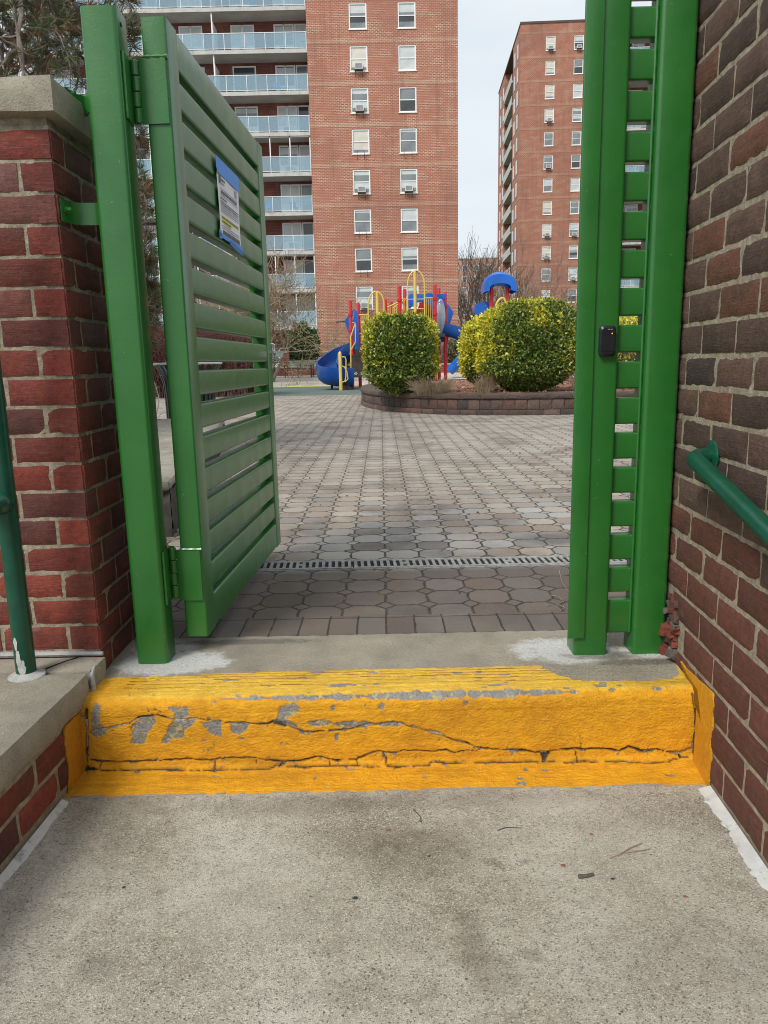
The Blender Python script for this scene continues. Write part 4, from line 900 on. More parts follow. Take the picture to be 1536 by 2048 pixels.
# ------------------------------------------------------------------ round planter with shrubs
PCX, PCY, PRX, PRY, PN = 3.6, 19.5, 4.1, 6.2, 2.6
def sup(q, d=0):
    c, s = math.cos(q), math.sin(q); return np.array([PCX + (PRX + d) * math.copysign(abs(c) ** (2 / PN), c), PCY + (PRY + d) * math.copysign(abs(s) ** (2 / PN), s), 0])
pw = thing('planter_wall', (PCX, PCY, 0), 'low curved planter wall of split brown and red blocks with flat caps', 'planter')
def ring_blocks(z0, z1, pitch, inset, off, gap=.006, jit=.012, thick=.25):
    pts = [sup(2 * math.pi * i / 4000, inset) for i in range(4001)]; cum = np.r_[0, np.cumsum([np.linalg.norm(pts[i + 1] - pts[i]) for i in range(4000)])]; L = cum[-1]; pts = np.array(pts)
    def at_(s): s = s % L; return np.array([np.interp(s, cum, pts[:, 0]), np.interp(s, cum, pts[:, 1]), 0])
    mb = MB(); n = int(L / pitch); pp = L / n
    for i in range(n):
        a, b = off + i * pp + gap / 2, off + (i + 1) * pp - gap / 2; pa, pb = at_(a), at_(b); t_ = (pb - pa) / np.linalg.norm(pb - pa); n_ = np.array([t_[1], -t_[0], 0])
        nu, nv = 8, 5; g_, h_ = np.meshgrid(np.linspace(0, 1, nu), np.linspace(0, 1, nv)); g_ = g_.ravel(); h_ = h_.ravel()
        P = np.array([at_(a + (b - a) * q) for q in g_]) + h_[:, None] * Z_ * (z1 - z0 - gap) + Z_ * z0
        ed = (g_ < .01) | (g_ > .99) | (h_ < .01) | (h_ > .99)
        P = P + n_ * (jit * fnoise(P * 9 + i, 3, 3) + np.where(ed, -.012, .004))[:, None]
        I = np.arange(nu * nv).reshape(nv, nu); F = [(I[j, k], I[j, k + 1], I[j + 1, k + 1], I[j + 1, k]) for j in range(nv - 1) for k in range(nu - 1)]
        top = I[-1]; bk = P[top] - n_ * thick; N0 = len(P); F += [(top[k], top[k + 1], N0 + k + 1, N0 + k) for k in range(nu - 1)]
        h = random.random(); tc_ = np.array((.125, .085, .068)) * random.uniform(.7, 1.25) if h < .66 else (np.array((.155, .085, .065)) * random.uniform(.8, 1.1) if h < .88 else np.array((.07, .06, .055)))
        mb.add(np.r_[P, bk], F, 0, tc_)
    return mb
ring_blocks(-.02, .10, .30, .015, 0).build('base_course', 'planter_block', pw, smooth=30)
ring_blocks(.10, .285, .215, 0, .1).build('middle_course', 'planter_block', pw, smooth=30)
mb = ring_blocks(.285, .385, .40, .022, .05, thick=.34)
for c_ in mb.c: c_[:] = c_ * .5 + np.array((.10, .078, .062)) * .5
mb.build('cap_course', 'planter_block', pw, smooth=30)
mb = MB(); N = 90; V = [(PCX, PCY, .34)]; rings = 14; F = []
for k in range(1, rings + 1):
    for i in range(N): p = sup(2 * math.pi * i / N, -.2); q = np.array([PCX, PCY, 0]) + (p - np.array([PCX, PCY, 0])) * k / rings; V.append((q[0], q[1], .345 + .03 * random.random() - (.02 if k == rings else 0)))
for i in range(N): F.append((0, 1 + i, 1 + (i + 1) % N))
for k in range(rings - 1):
    for i in range(N): F.append((1 + k * N + i, 1 + (k + 1) * N + i, 1 + (k + 1) * N + (i + 1) % N, 1 + k * N + (i + 1) % N))
mb.add(V, F); tag(mb.build('mulch', 'mulch', smooth=180), 'red brown mulch and dead leaves filling the round planter', 'mulch', kind='stuff')

def leaves(mb, P, D, L, wd, tint, mi=0, fold=.25):
    """diamond leaves at P pointing along D"""
    n = len(P); D = D / np.linalg.norm(D, axis=1)[:, None]; A = rng.normal(size=(n, 3)); S = np.cross(D, A); S /= np.linalg.norm(S, axis=1)[:, None] + 1e-9; Nn = np.cross(D, S)
    L = L[:, None]; wd = wd[:, None]; V = np.stack([P, P + D * L * .5 + S * wd * .5 + Nn * wd * fold, P + D * L, P + D * L * .5 - S * wd * .5 + Nn * wd * fold], 1).reshape(-1, 3)
    b = 4 * np.arange(n); mb.add(V, np.stack([b, b + 1, b + 2, b + 3], 1).tolist(), mi, np.repeat(tint, 4, 0))
def hedge_ball(name, c, h, n, label, cat, yellow=0.3, power=3.2, L=.068, group=None, green=(.095, .155, .022), ybias=(0, 0, 1), nz_=.16, stems=True, gold=(.60, .56, .035), ks=1.0, cut=0.0):
    c = np.array(c, float); h = np.array(h, float); base = (c[0], c[1], c[2] - h[2])
    rt = thing(name, base, label, cat, group); mb = MB()
    d = rng.normal(size=(n, 3)); d /= np.linalg.norm(d, axis=1)[:, None]; shoots = rng.random(n) < .05; k = (np.abs(d) ** power).sum(1) ** (-1 / power)
    rad = k * (1 - .45 * rng.random(n) ** 2.2) * (1 + nz_ * fnoise(d * 3.2 + c, 3, 5) + .5 * nz_ * fnoise(d * 9 + c, 2, 6)) * (1 + .11 * shoots * rng.random(n)); P = d * rad[:, None]
    keep = fnoise(P * h * 3.3 / ks + c, 3, 77) > -.50; P, d = P[keep], d[keep]
    low = P[:, 2] < -.55; P[low, :2] *= (1 - .45 * (-.55 - P[low, 2])[:, None] / .45)
    Pw = c + P * h; m = len(P); nd_ = d * (1 / h); nd_ /= np.linalg.norm(nd_, axis=1)[:, None]
    D = nd_ * .55 + rng.normal(size=(m, 3)) * .6 + np.array([0, 0, .35])
    yb = P @ np.array(ybias) + .55 * np.abs(P[:, 0]) ** 3 + .35 * np.clip(P[:, 2], 0, 1) ** 3 - .25 * (P[:, 1] < -.5) - .25 * (P[:, 2] < -.3); f = np.clip((fnoise(Pw * 1.7 / ks, 3, 9) * 1.0 + yb * .9 + yellow - .55) * 2.2 + .35 * rng.normal(size=m), 0, 1) * np.where(np.linalg.norm(P, axis=1) / k[keep] > .86, 1, .35)
    g_ = np.array(green) * (.6 + .8 * rng.random(m))[:, None]; y_ = np.array(gold) * (.7 + .5 * rng.random(m))[:, None]; var = rng.random(m) < .22
    tint = g_ * (1 - f[:, None]) + y_ * f[:, None]; tint[var] = tint[var] * .4 + np.array((.42, .44, .14)) * .6
    leaves(mb, Pw, D, L * (.7 + .6 * rng.random(m)), L * .55 * (.7 + .6 * rng.random(m)), tint)
    mb.build('foliage', 'leaf', rt, smooth=0)
    st = MB()
    for i in range(16 if stems else 6):
        q = random.uniform(0, 6.28); r0 = random.uniform(0, .3); b0 = np.array([c[0] + h[0] * r0 * math.cos(q), c[1] + h[1] * r0 * math.sin(q), base[2] - .05]); e0_ = c + np.array([h[0] * .6 * math.cos(q), h[1] * .6 * math.sin(q), -.1 * h[2] + random.uniform(-.2, .5) * h[2]])
        st.tube([b0, b0 * .6 + e0_ * .4 + rng.normal(size=3) * .04, e0_], [.018 * ks, .012 * ks, .006 * ks], 5)
    st.build('stems', 'bark', rt); return rt
hedge_ball('hedge_bush', (.385, 15.0, 1.12), (.68, .66, .705), 30000, 'clipped square bush with yellow tips in front of the playground steps', 'bush', .68, power=4.4, group='clipped variegated bushes in the planter', ybias=(.08, .1, .16))
hedge_ball('hedge_bush', (2.88, 15.0, 1.20), (.90, .82, .82), 42000, 'largest clipped variegated bush in the planter, nearest the right gate post', 'bush', .64, power=3.7, group='clipped variegated bushes in the planter', ybias=(-.12, .1, .15))
hedge_ball('hedge_bush', (2.30, 16.9, 1.12), (.52, .55, .72), 15000, 'narrow mostly yellow bush behind the left side of the largest bush', 'bush', 1.0, group='clipped variegated bushes in the planter', ybias=(-.5, .1, .9))
hedge_ball('hedge_bush', (5.15, 15.6, 1.05), (.75, .7, .70), 9000, 'yellow and green bush seen only through the slots of the gate panel', 'bush', .55, group='clipped variegated bushes in the planter', ybias=(-.2, .1, .5))
def grass_clump(name, c, r, h, n, label, mat='dry_stem', curl=.6):
    mb = MB()
    for i in range(n):
        q = random.uniform(0, 6.28); rr_ = r * random.random() ** .6; b0 = np.array(c) + np.array([rr_ * math.cos(q) * .6, rr_ * math.sin(q) * .6, 0]); d = np.array([math.cos(q), math.sin(q), 0]) * rr_ * curl + rng.normal(size=3) * .05; hh = h * random.uniform(.5, 1.1)
        mb.tube([b0, b0 + d * .4 + Z_ * hh * .6, b0 + d * 1.1 + Z_ * hh * random.uniform(.7, 1)], [.004, .003, .0015], 3)
    return tag(mb.build(name, mat, base=tuple(c), smooth=0), label, 'dry plant')
grass_clump('dry_plant', (.95, 14.35, .34), .42, .34, 700, 'dry brown grass clump at the right foot of the square bush')
grass_clump('dry_plant', (2.0, 14.6, .34), .22, .36, 300, 'dry brown grass clump between the two clipped bushes')
grass_clump('dry_plant', (3.85, 14.4, .34), .30, .42, 500, 'dry brown grass clump beside the right gate post')
# fallen leaves on the mulch
mb = MB(); n = 1600; q = rng.random(n) * 6.28; r_ = rng.random(n) ** .5 * .93; P = np.array([sup(a, -.25) for a in q]); P = np.array([PCX, PCY, 0]) + (P - np.array([PCX, PCY, 0])) * r_[:, None]; P[:, 2] = .375
leaves(mb, P, rng.normal(size=(n, 3)) * np.array([1, 1, .25]), .05 + .04 * rng.random(n), .03 + .03 * rng.random(n), np.array((.30, .15, .09)) * (.5 + rng.random(n))[:, None]); tag(mb.build('fallen_leaves', 'leaf', smooth=0), 'fallen dry leaves scattered over the planter mulch', 'fallen leaves', kind='stuff')

# ------------------------------------------------------------------ bare trees
def grow(mb, p, d, L, r, lvl, o, n=5):
    p = np.array(p, float); d = np.array(d, float); d /= np.linalg.norm(d); pts = [p]; k = n if lvl > 0 else n - 1; dirs = []
    for i in range(k):
        d = d + rng.normal(size=3) * o['wob'] + np.array([0, 0, o['up'] * (.5 if lvl > 1 else 1)]); d /= np.linalg.norm(d); pts.append(pts[-1] + d * L / k); dirs.append(d)
    rad = [max(r * (1 - .75 * i / k), o['rmin']) for i in range(k + 1)]
    mb.tube(pts, rad, 7 if lvl >= o['lv'] - 0 else (4 if lvl > 1 else 3), caps=False)
    if lvl == 0: return
    nk = o['kids'][min(lvl, len(o['kids']) - 1)]
    for i in range(nk):
        t_ = random.uniform(o['t0'], 1.0) * k; j = min(int(t_), k - 1); q = pts[j] + (pts[j + 1] - pts[j]) * (t_ - j); a = dirs[j]; s_ = rng.normal(size=3); s_ -= a * (s_ @ a); s_ /= np.linalg.norm(s_); an = random.uniform(*o['ang'])
        grow(mb, q, a * math.cos(an) + s_ * math.sin(an), L * random.uniform(*o['len']), max(rad[j] * .6, o['rmin']), lvl - 1, o, n)
def bare_tree(name, base, H, r, label, mat='bark', tmat='twig_brown', lv=4, kids=(0, 5, 5, 5, 6), lean=(0, 0, 1), rmin=.012, ang=(.4, .9), wob=.12, up=.10, t0=.25, ln=(.5, .75), stems=1, group=None, spread=.35, trunkf=.45):
    rt = thing(name, tuple(base), label, 'tree', group); tr, tw = MB(), MB(); o = dict(wob=wob, up=up, kids=kids, t0=t0, ang=ang, len=ln, rmin=rmin, lv=lv)
    for s_ in range(stems):
        d = np.array(lean, float) + (rng.normal(size=3) * spread * np.array([1, 1, 0]) if stems > 1 else 0); d /= np.linalg.norm(d); b0 = np.array(base, float); T = [b0 - Z_ * .2]; k = 6
        for i in range(k): d = d + rng.normal(size=3) * .06; d /= np.linalg.norm(d); T.append(T[-1] + d * H * trunkf / k)
        tr.tube(T, [r * (1 - .45 * i / k) for i in range(k + 1)], 9)
        for i in range(kids[-1]):
            j = random.randint(2, k); a = random.uniform(0, 6.28); an = random.uniform(*ang) if i else .1; dd = d * math.cos(an) + np.array([math.cos(a), math.sin(a), .2]) * math.sin(an)
            grow(tw, T[j], dd, H * (1 - trunkf) * random.uniform(.55, .8), r * .5 * (1 - .4 * j / k), lv - 1, o)
    tr.build('trunk', mat, rt); tw.build('branches', tmat, rt, smooth=0); return rt
bt = 'bare winter trees between the towers'
for (x, y, H, lab) in ((7.6, 66, 10.6, 'tallest bare tree, standing directly right of the near tower'), (9.9, 72, 8.8, 'bare grey tree behind the blue playground roof'), (11.6, 69, 7.5, 'bare tree at the foot of the far tower corner'), (6.9, 62, 6.5, 'low bare tree half hidden behind the near tower corner')):
    bare_tree('bare_tree', (x, y, .5), H, .15, lab, tmat='twig_brown', lv=4, kids=(0, 4, 4, 4, 8), rmin=.012, ang=(.25, .65), up=.16, group=bt)
bare_tree('bare_tree', (9.0, 45, .4), 6.3, .16, 'spreading bare tree in front of the far tower windows', lv=4, kids=(0, 3, 4, 5, 8), rmin=.010, ang=(.5, 1.1), up=.03, wob=.22, group=bt, trunkf=.3)
bare_tree('bare_tree', (14.2, 50, .4), 6.5, .16, 'bare tree seen through the slots of the gate panel', lv=3, kids=(0, 3, 4, 8), rmin=.012, ang=(.5, 1.1), up=.05, wob=.2, group=bt, trunkf=.3)
bare_tree('bare_shrub', (-5.5, 38, .2), 6.2, .10, 'tangled pale leafless shrub growing beside the open gate leaf', 'bark_pale', 'dry_stem', lv=4, kids=(0, 4, 5, 5, 6), rmin=.009, ang=(.4, 1.0), up=.05, wob=.22, stems=6, spread=.55, trunkf=.35)

# pine behind the pillar
pn_ = thing('pine_tree', (-4.6, 9.2, 0), 'rough dark pine tree rising behind the brick pillar', 'tree')
tr, tw, nd2 = MB(), MB(), MB()
trunk = [np.array([-4.6, 9.2, -.2]), np.array([-4.55, 9.1, 2.0]), np.array([-4.7, 9.0, 4.5]), np.array([-4.5, 9.1, 7.5])]; tr.tube(trunk, [.19, .16, .12, .06], 12); tr.build('trunk', 'bark', pn_)
tufts = []
def ppx(P): return P[0] / max(P[1], .1)   # eastern limit of the crown, seen from the gate
def pbranch(p, d, L, r, lvl):
    k = 6; pts = [np.array(p, float)]; d = np.array(d, float); d /= np.linalg.norm(d)
    for i in range(k): d = d + rng.normal(size=3) * .20 + Z_ * (.03 if lvl < 2 else -.03); d /= np.linalg.norm(d); pts.append(pts[-1] + d * L / k)
    cutk = next((i for i, q_ in enumerate(pts) if ppx(q_) > -.285), k + 1)
    if cutk < 2: return
    pts = pts[:cutk]; k = len(pts) - 1
    tw.tube(pts, [max(r * (1 - .7 * i / 6), .0035) for i in range(k + 1)], 5 if lvl > 0 else 3, caps=False)
    if lvl == 0:
        if ppx(pts[-1]) > -.285: return
        tufts.append((pts[-1], d)); tufts.append((pts[len(pts) // 2], d)); 
        if random.random() < .4: tufts.append((pts[0], d))
        return
    for i in range((6, 6, 7)[lvl - 1] if lvl < 4 else 6):
        j = random.randint(1, k); s_ = rng.normal(size=3); s_ /= np.linalg.norm(s_); pbranch(pts[j], d * .6 + s_ * .8, L * random.uniform(.35, .6), r * .5, lvl - 1)
for z, tx, ty, tz, L in ((2.0, .9, -.5, .15, 2.5), (2.4, .8, -.9, .0, 2.9), (2.8, .95, -.7, .05, 2.9), (3.2, .5, -1, .12, 2.6), (3.5, .85, -.8, .12, 3.0), (3.9, .8, -.6, .1, 2.8), (4.3, .4, -1, .1, 2.6), (4.6, .75, -.8, 0, 2.7), (5.2, .6, -1, .1, 2.4), (3.0, -.3, -1, .2, 2.4), (2.5, -.8, -.6, .1, 2.4), (4.0, -.7, -.8, .1, 2.4), (3.6, .1, -1.2, .2, 2.3), (2.2, .5, -.3, .1, 2.2), (5.5, -.4, -.9, .2, 2.2), (1.7, .9, .1, .1, 2.2)):
    pbranch((-4.6, 9.1, z), (tx, ty, tz), L, .05, 3)
def ppx_(P): # horizontal bearing from the camera, used to keep the crown where it stands
    return P[0] / max(P[1], .1)
tw.build('branches', 'twig_brown', pn_, smooth=0)
NV, NT_ = [], []
for (p, d) in tufts:
    if random.random() < .38: continue
    m = 30; dd = d + rng.normal(size=(m, 3)) * .55; Ld = .09 + .06 * rng.random(m); g_ = np.array((.095, .115, .045)) if random.random() < .72 else np.array((.17, .085, .04))
    leaves(nd2, np.tile(p, (m, 1)) - d * .02, dd, Ld, np.full(m, .0062), g_ * (.6 + .8 * rng.random(m))[:, None], fold=0)
nd2.build('needles', 'needle', pn_, smooth=0)

def twig_hedge(name, x0, x1, y0, y1, z0, h, n, mat, label, r=.008, cat='hedge'):
    mb = MB()
    for i in range(n):
        x, y = random.uniform(x0, x1), random.uniform(y0, y1); H = h * random.uniform(.6, 1.08); b0 = np.array([x, y, z0]); a = rng.normal(size=3) * .22
        p1 = b0 + np.array([a[0], a[1], H * .55]); p2 = b0 + np.array([a[0] * 2.4, a[1] * 2.4, H]); mb.tube([b0, p1, p2], [r, r * .8, r * .45], 3, caps=False)
        for k in range(4): c_ = b0 + (p2 - b0) * random.uniform(.3, .95); e_ = c_ + rng.normal(size=3) * .22 + Z_ * .08; mb.tube([c_, e_], [r * .6, r * .4], 3, caps=False)
    return tag(mb.build(name, mat, base=((x0 + x1) / 2, y0, z0), smooth=0), label, cat)
twig_hedge('red_hedge', -10.5, -4.35, 24.6, 26.4, 0, 2.3, 5200, 'twig_red', 'reddish leafless hedge beyond the pine and behind the gate leaf', .011)
mb_ = twig_hedge('dry_hedge', 3.2, 8.5, 44, 45.5, .4, 1.7, 1500, 'twig_brown', 'brown leafless undergrowth behind the playground slide', .014)
g = MB(); g.box(-9.5, -3.1, 42.605, 45.5, .3, .74); tag(g.build('planting_bed', 'ground_soil', smooth=0), 'raised soil bed behind the low retaining wall', 'planting bed', kind='structure')
hedge_ball('evergreen_shrub', (-4.40, 43.6, 1.95), (.88, .8, 1.22), 7000, 'dark evergreen shrub standing against the bare pale shrub', 'shrub', -.9, 2.0, .13, green=(.034, .075, .022), ks=2.2, nz_=.38)
for i, (x, y, w_, h_, g_, lab) in enumerate(((4.4, 44.5, .8, .9, (.06, .07, .02), 'olive shrub under the blue chute of the playground'), (-1.2, 47, 1.6, .9, (.03, .06, .02), 'green shrub at the tower foot left of the yellow arches'), (6.6, 50, 1.5, 1.2, (.04, .06, .025), 'green shrub between the slide and the small blue roof'), (12.5, 52, 2.2, 1.3, (.04, .055, .025), 'broad green shrub below the far tower'), (-8.5, 46, 2.4, 1.2, (.035, .05, .02), 'wide green shrub behind the red hedge'), (2.2, 50, 2.0, .9, (.035, .06, .02), 'low green shrub against the near tower brickwork'))):
    hedge_ball('shrub', (x, y, .4 + h_), (w_, .8, h_), 3500, lab, 'shrub', -.8, 2.3, .14, green=g_, ks=2.2, nz_=.35, group='shrubs below the towers')

# ------------------------------------------------------------------ benches, low walls and piers behind the playground
def far_wall(name, x0, x1, y, z0, z1, label, capm='coping_stone', t_=.4):
    r_ = thing(name, ((x0 + x1) / 2, y, z0), label, 'low wall'); mb = MB(); mb.box(x0, x1, y, y + t_, z0 - .1, z1); mb.build('brickwork', 'balcony_brick', r_, smooth=0); mb = MB(); mb.box(x0 - .04, x1 + .04, y - .04, y + t_ + .04, z1 + .001, z1 + .08); mb.build('cap', capm, r_, smooth=0)
far_wall('retaining_wall', -9.5, -3.6, 42.2, .35, .80, 'low red brick retaining wall behind the left benches')
far_wall('retaining_wall', 2.6, 8.2, 42.2, .35, .82, 'low red brick retaining wall beyond the playground chute')
far_wall('brick_pier', -5.6, -5.12, 42.9, .35, 1.85, 'orange brick pier nearer the gate leaf'); far_wall('brick_pier', -3.35, -2.85, 42.9, .35, 1.62, 'orange brick pier beside the evergreen shrub')
def bench(x, y, z, rz, label):
    r_ = thing('park_bench', (x, y, z), label, 'bench', 'benches behind the playground', rz)
    mb = MB()
    for k in range(5): mb.box(-.75, .75, -.22 + k * .09, -.15 + k * .09, .43, .46)
    mb.build('seat', 'bench_slat', r_, local=True, smooth=0); mb = MB()
    for k in range(4): mb.obox((-.75, .24 + k * .035, .53 + k * .10), (1.5, 0, 0), (0, .02, .07), (0, .02, -.006))
    mb.build('backrest', 'bench_slat', r_, local=True, smooth=0)
    for sx in (-.72, 0, .72): mb = MB(); mb.tube([(sx, -.24, 0), (sx, -.2, .30), (sx, -.22, .45), (sx, .2, .42), (sx, .4, .92)], .025, 6); mb.tube([(sx, .26, 0), (sx, .2, .25), (sx, .2, .42)], .025, 6); mb.tube([(sx, -.25, .45), (sx, -.27, .64), (sx, .25, .66)], .022, 6); mb.build('leg', 'bench_green', r_, local=True)
bench(-4.35, 40.6, .30, R(-12), 'slatted park bench left of the blue spiral slide'); bench(-3.0, 40.9, .32, R(8), 'slatted park bench mostly hidden behind the blue spiral slide')
bench(-6.4, 40.6, .30, R(4), 'slatted park bench visible between the louvres of the gate leaf')

# ------------------------------------------------------------------ playground
def ext_poly(mb, pts, y, th, mi=0):
    P = np.array(pts, float); n = len(P); A = np.c_[P[:, 0], np.full(n, y), P[:, 1]]; B = A + np.array([0, th, 0]); c0_ = A.mean(0); c1_ = B.mean(0)
    mb.add(np.r_[A, B, [c0_], [c1_]], [(i, (i + 1) % n, n + (i + 1) % n, n + i) for i in range(n)] + [((i + 1) % n, i, 2 * n) for i in range(n)] + [(n + i, n + (i + 1) % n, 2 * n + 1) for i in range(n)], mi)
def px(x, y, Y): p = P2(x, y, Y); return (p[0], p[2])
def sweep(mb, path, section, mi=0, flip=1):
    P = [np.array(p, float) for p in path]; T = np.gradient(np.array(P), axis=0); V = []; m = len(section)
    for p, t_ in zip(P, T):
        t_ = t_ / np.linalg.norm(t_); s_ = np.cross(t_, Z_); s_ /= np.linalg.norm(s_); u_ = np.cross(s_, t_)
        for a, b in section: V.append(p + s_ * a + u_ * b)
    k = len(P); mb.add(V, [(i * m + j, i * m + (j + 1) % m, (i + 1) * m + (j + 1) % m, (i + 1) * m + j) for i in range(k - 1) for j in range(m)] + [tuple(range(m))[::-1], tuple((k - 1) * m + j for j in range(m))], mi)
def spline(P, n=10):
    P = np.array(P, float); P = np.r_[[2 * P[0] - P[1]], P, [2 * P[-1] - P[-2]]]; out = []
    for i in range(1, len(P) - 2):
        for k in range(n): t_ = k / n; out.append(.5 * ((2 * P[i]) + (-P[i - 1] + P[i + 1]) * t_ + (2 * P[i - 1] - 5 * P[i] + 4 * P[i + 1] - P[i + 2]) * t_ ** 2 + (-P[i - 1] + 3 * P[i] - 3 * P[i + 1] + P[i + 2]) * t_ ** 3))
    out.append(P[-2]); return out
def chute_section(w, h, th=.04, rim=.07):
    o_ = [(-w, h), (-w - .02, h * .4), (-w * .86, h * .02), (-w * .5, -h * .18), (0, -h * .24), (w * .5, -h * .18), (w * .86, h * .02), (w + .02, h * .4), (w, h)]
    i_ = [(w - rim, h), (w - rim, h * .45), (w * .72, h * .16), (w * .4, -h * .04), (0, -h * .10), (-w * .4, -h * .04), (-w * .72, h * .16), (-w + rim, h * .45), (-w + rim, h)]
    return o_ + i_
pg = thing('playground_structure', (.6, 30.5, 0), 'red, yellow and blue playground climber with a spiral slide behind the square bush', 'playground')
YF, YB = 30.0, 31.4
posts = [(700.3, 600, YF), (716.3, 605, YB), (770.5, 598, YF), (782.2, 603, YB), (798.4, 571, YF), (808.8, 577.6, YB), (869.7, 568, YF), (877.4, 575, YB), (890.5, 583.8, 30.7)]
for (x, y, Y) in posts:
    p = P2(x, y, Y); mb = MB(); mb.lathe([(.072, 0), (.072, p[2] - .06), (.06, p[2] - .015), (.03, p[2])], (p[0], Y, 0), 14); ps = mb.build('post', 'red_paint', pg)
    for zc in (p[2] - .55, 1.35, p[2] - .62 - .5):
        mb = MB(); mb.lathe([(.072, zc - .05), (.098, zc - .045), (.098, zc + .045), (.072, zc + .05)], (p[0], Y, 0), 14); mb.build('collar', 'red_paint', ps)
for a, b, z in ((700, 735, 1.30), (770, 800, 1.75), (800, 890, 2.05)):
    mb = MB(); xa, xb = px(a, 700, YF)[0], px(b, 700, YF)[0]; mb.box(xa, xb, YF, YB, z - .12, z); mb.build('deck', 'brown_deck', pg, smooth=0)
mb = MB(); xa, xb = px(735, 700, YF)[0], px(770, 700, YF)[0]; mb.box(xa + .003, xb - .003, YF + .1, YB, 1.42, 1.52); mb.build('deck', 'brown_deck', pg, smooth=0)
# spiral slide
mb = MB(); sweep(mb, spline([(-.98, 31.0, 1.27), (-1.42, 30.9, 1.08), (-1.86, 30.55, .74), (-2.08, 29.95, .46), (-1.95, 29.35, .31), (-1.5, 29.02, .25), (-1.1, 29.05, .22)], 8), chute_section(.44, .58)); sp_ = mb.build('spiral_slide', 'blue_slide', pg, smooth=60)
mb = MB(); mb.lathe([(.05, 0), (.05, .4)], (-1.9, 29.2, 0), 10); mb.box(-1.55, -1.2, 28.7, 28.9, 0, .28); mb.build('slide_support', 'brown_deck', sp_)
mb = MB(); ext_poly(mb, [px(x, y, 30.2) for x, y in ((690, 640), (689, 643), (695, 660), (698, 668), (705, 664), (705, 630), (708, 618), (700, 627))], 30.2, .06)
ext_poly(mb, [px(x, y, 31.0) for x, y in ((706, 640), (706, 680), (712, 700), (718, 700), (716, 625), (709, 617))], 31.0, .06); mb.build('slide_hood', 'blue_plastic', pg, smooth=30)
# right chute
mb = MB(); sweep(mb, spline([(2.45, 30.9, 2.02), (2.9, 30.8, 1.98), (3.3, 30.7, 1.72), (3.7, 30.6, 1.25), (4.15, 30.5, .78), (4.7, 30.4, .5)], 8), chute_section(.36, .42)); mb.build('chute_slide', 'blue_slide', pg, smooth=60)
# steps with yellow rails
xa, xb = px(700, 740, 29.4)[0], px(738, 740, 29.4)[0]
for k in range(4):
    mb = MB(); y0 = 28.95 + k * .28; z = .50 + k * .27; mb.box(xa - (.12 if k == 0 else 0), xb, y0, y0 + .30, z - .05, z); s_ = mb.build('step', 'brown_deck', pg, smooth=0)
    mb = MB(); mb.box(xa, xb, y0 + .26, y0 + .28, z + .002, z + .21)
    r_ = mb.build('riser', 'brown_deck', s_, smooth=0); mb = MB()
    if k == 0:
        for a in range(3):
            for b in range(3): mb.lathe([(.014, 0), (.014, .004)], (xa + .15 + a * .05 + (.025 if b % 2 else 0), y0 + .258, z + .06 + b * .04), 8, axis=(0, -1, 0)); mb.lathe([(.014, 0), (.014, .004)], (xa + .43 + a * .05 + (.025 if b % 2 else 0), y0 + .258, z + .06 + b * .04), 8, axis=(0, -1, 0))
        mb.build('riser_hole', 'white_trim', s_)
def yt(pts, Y, r, name='rail'):
    P = [P2(x, y, Y) for x, y in pts]; mb = MB(); mb.tube(P, r, 8); return mb.build(name, 'yellow_paint', pg)
yt([(702, 738), (701.5, 673), (711, 646), (704, 645)], 29.5, .024, 'handrail'); yt([(702, 700), (711, 684), (711, 648)], 29.5, .022, 'handrail')
p = P2(682, 780, 28.4); mb = MB(); mb.lathe([(.062, 0), (.062, P2(682, 708, 28.4)[2]), (.05, P2(682, 706, 28.4)[2] + .02), (.02, P2(682, 704, 28.4)[2] + .02)], (p[0], 28.4, 0), 12); mb.build('entry_post', 'yellow_paint', pg)
yt([(684, 714), (690, 714), (692, 720), (692, 752), (690, 762), (684, 765)], 28.4, .022, 'handrail'); yt([(684, 732), (689, 734), (694, 744), (696, 758), (690, 764)], 28.4, .020, 'handrail')
# arched climbers
def arch(xl, xr, yt_, ys_, Y, xc):
    c = (xl + xr) / 2; hw = (xr - xl) / 2; pts = [P2(xl, ys_ + 90, Y)] + [P2(c - hw * math.cos(q), ys_ - (ys_ - yt_) * math.sin(q), Y) for q in np.linspace(0, math.pi, 15)] + [P2(xr, ys_ + 90, Y)]; pts[0][2] = 0; pts[-1][2] = 0
    mb = MB(); mb.tube(pts, .028, 8); a_ = mb.build('arch_climber', 'yellow_paint', pg); top = P2(xc, yt_ + 1, Y); mb = MB(); mb.lathe([(.058, 0), (.058, top[2] - .02), (.04, top[2])], (top[0], Y, 0), 12); mb.build('centre_pole', 'yellow_paint', a_)
    mb = MB()
    for z in np.arange(.5, top[2] - .9, .35): xa_, xb_ = P2(xl, 700, Y)[0], P2(xr, 700, Y)[0]; mb.tube([(xa_, Y, z), (xb_, Y, z)], .018, 6)
    mb.build('rungs', 'yellow_paint', a_)
arch(736.5, 768, 583, 610, 29.3, 754); arch(815, 849, 541, 572, 29.3, 829.5)
def barrier(x0, y0, x1, y1, Y, h, n):
    mb = MB(); a = P2(x0, y0, Y); b = P2(x1, y1, Y); dn = Z_ * -h; mb.tube([a, b], .024, 8); mb.tube([a + dn, b + dn], .020, 8)
    for i in range(1, n): q = a + (b - a) * i / n; mb.tube([q, q + dn], .012, 6)
    mb.build('barrier', 'yellow_paint', pg)
barrier(718, 630, 737, 629, 30.1, .7, 5); barrier(772, 616, 797, 604, YF, .65, 6); barrier(785, 617, 808, 600, YB, .65, 6); barrier(800, 598.5, 816, 598.5, YF, .75, 5); barrier(849, 596, 868, 596, YF, .85, 5)
barrier(720, 645, 735, 645, YB, .5, 4)
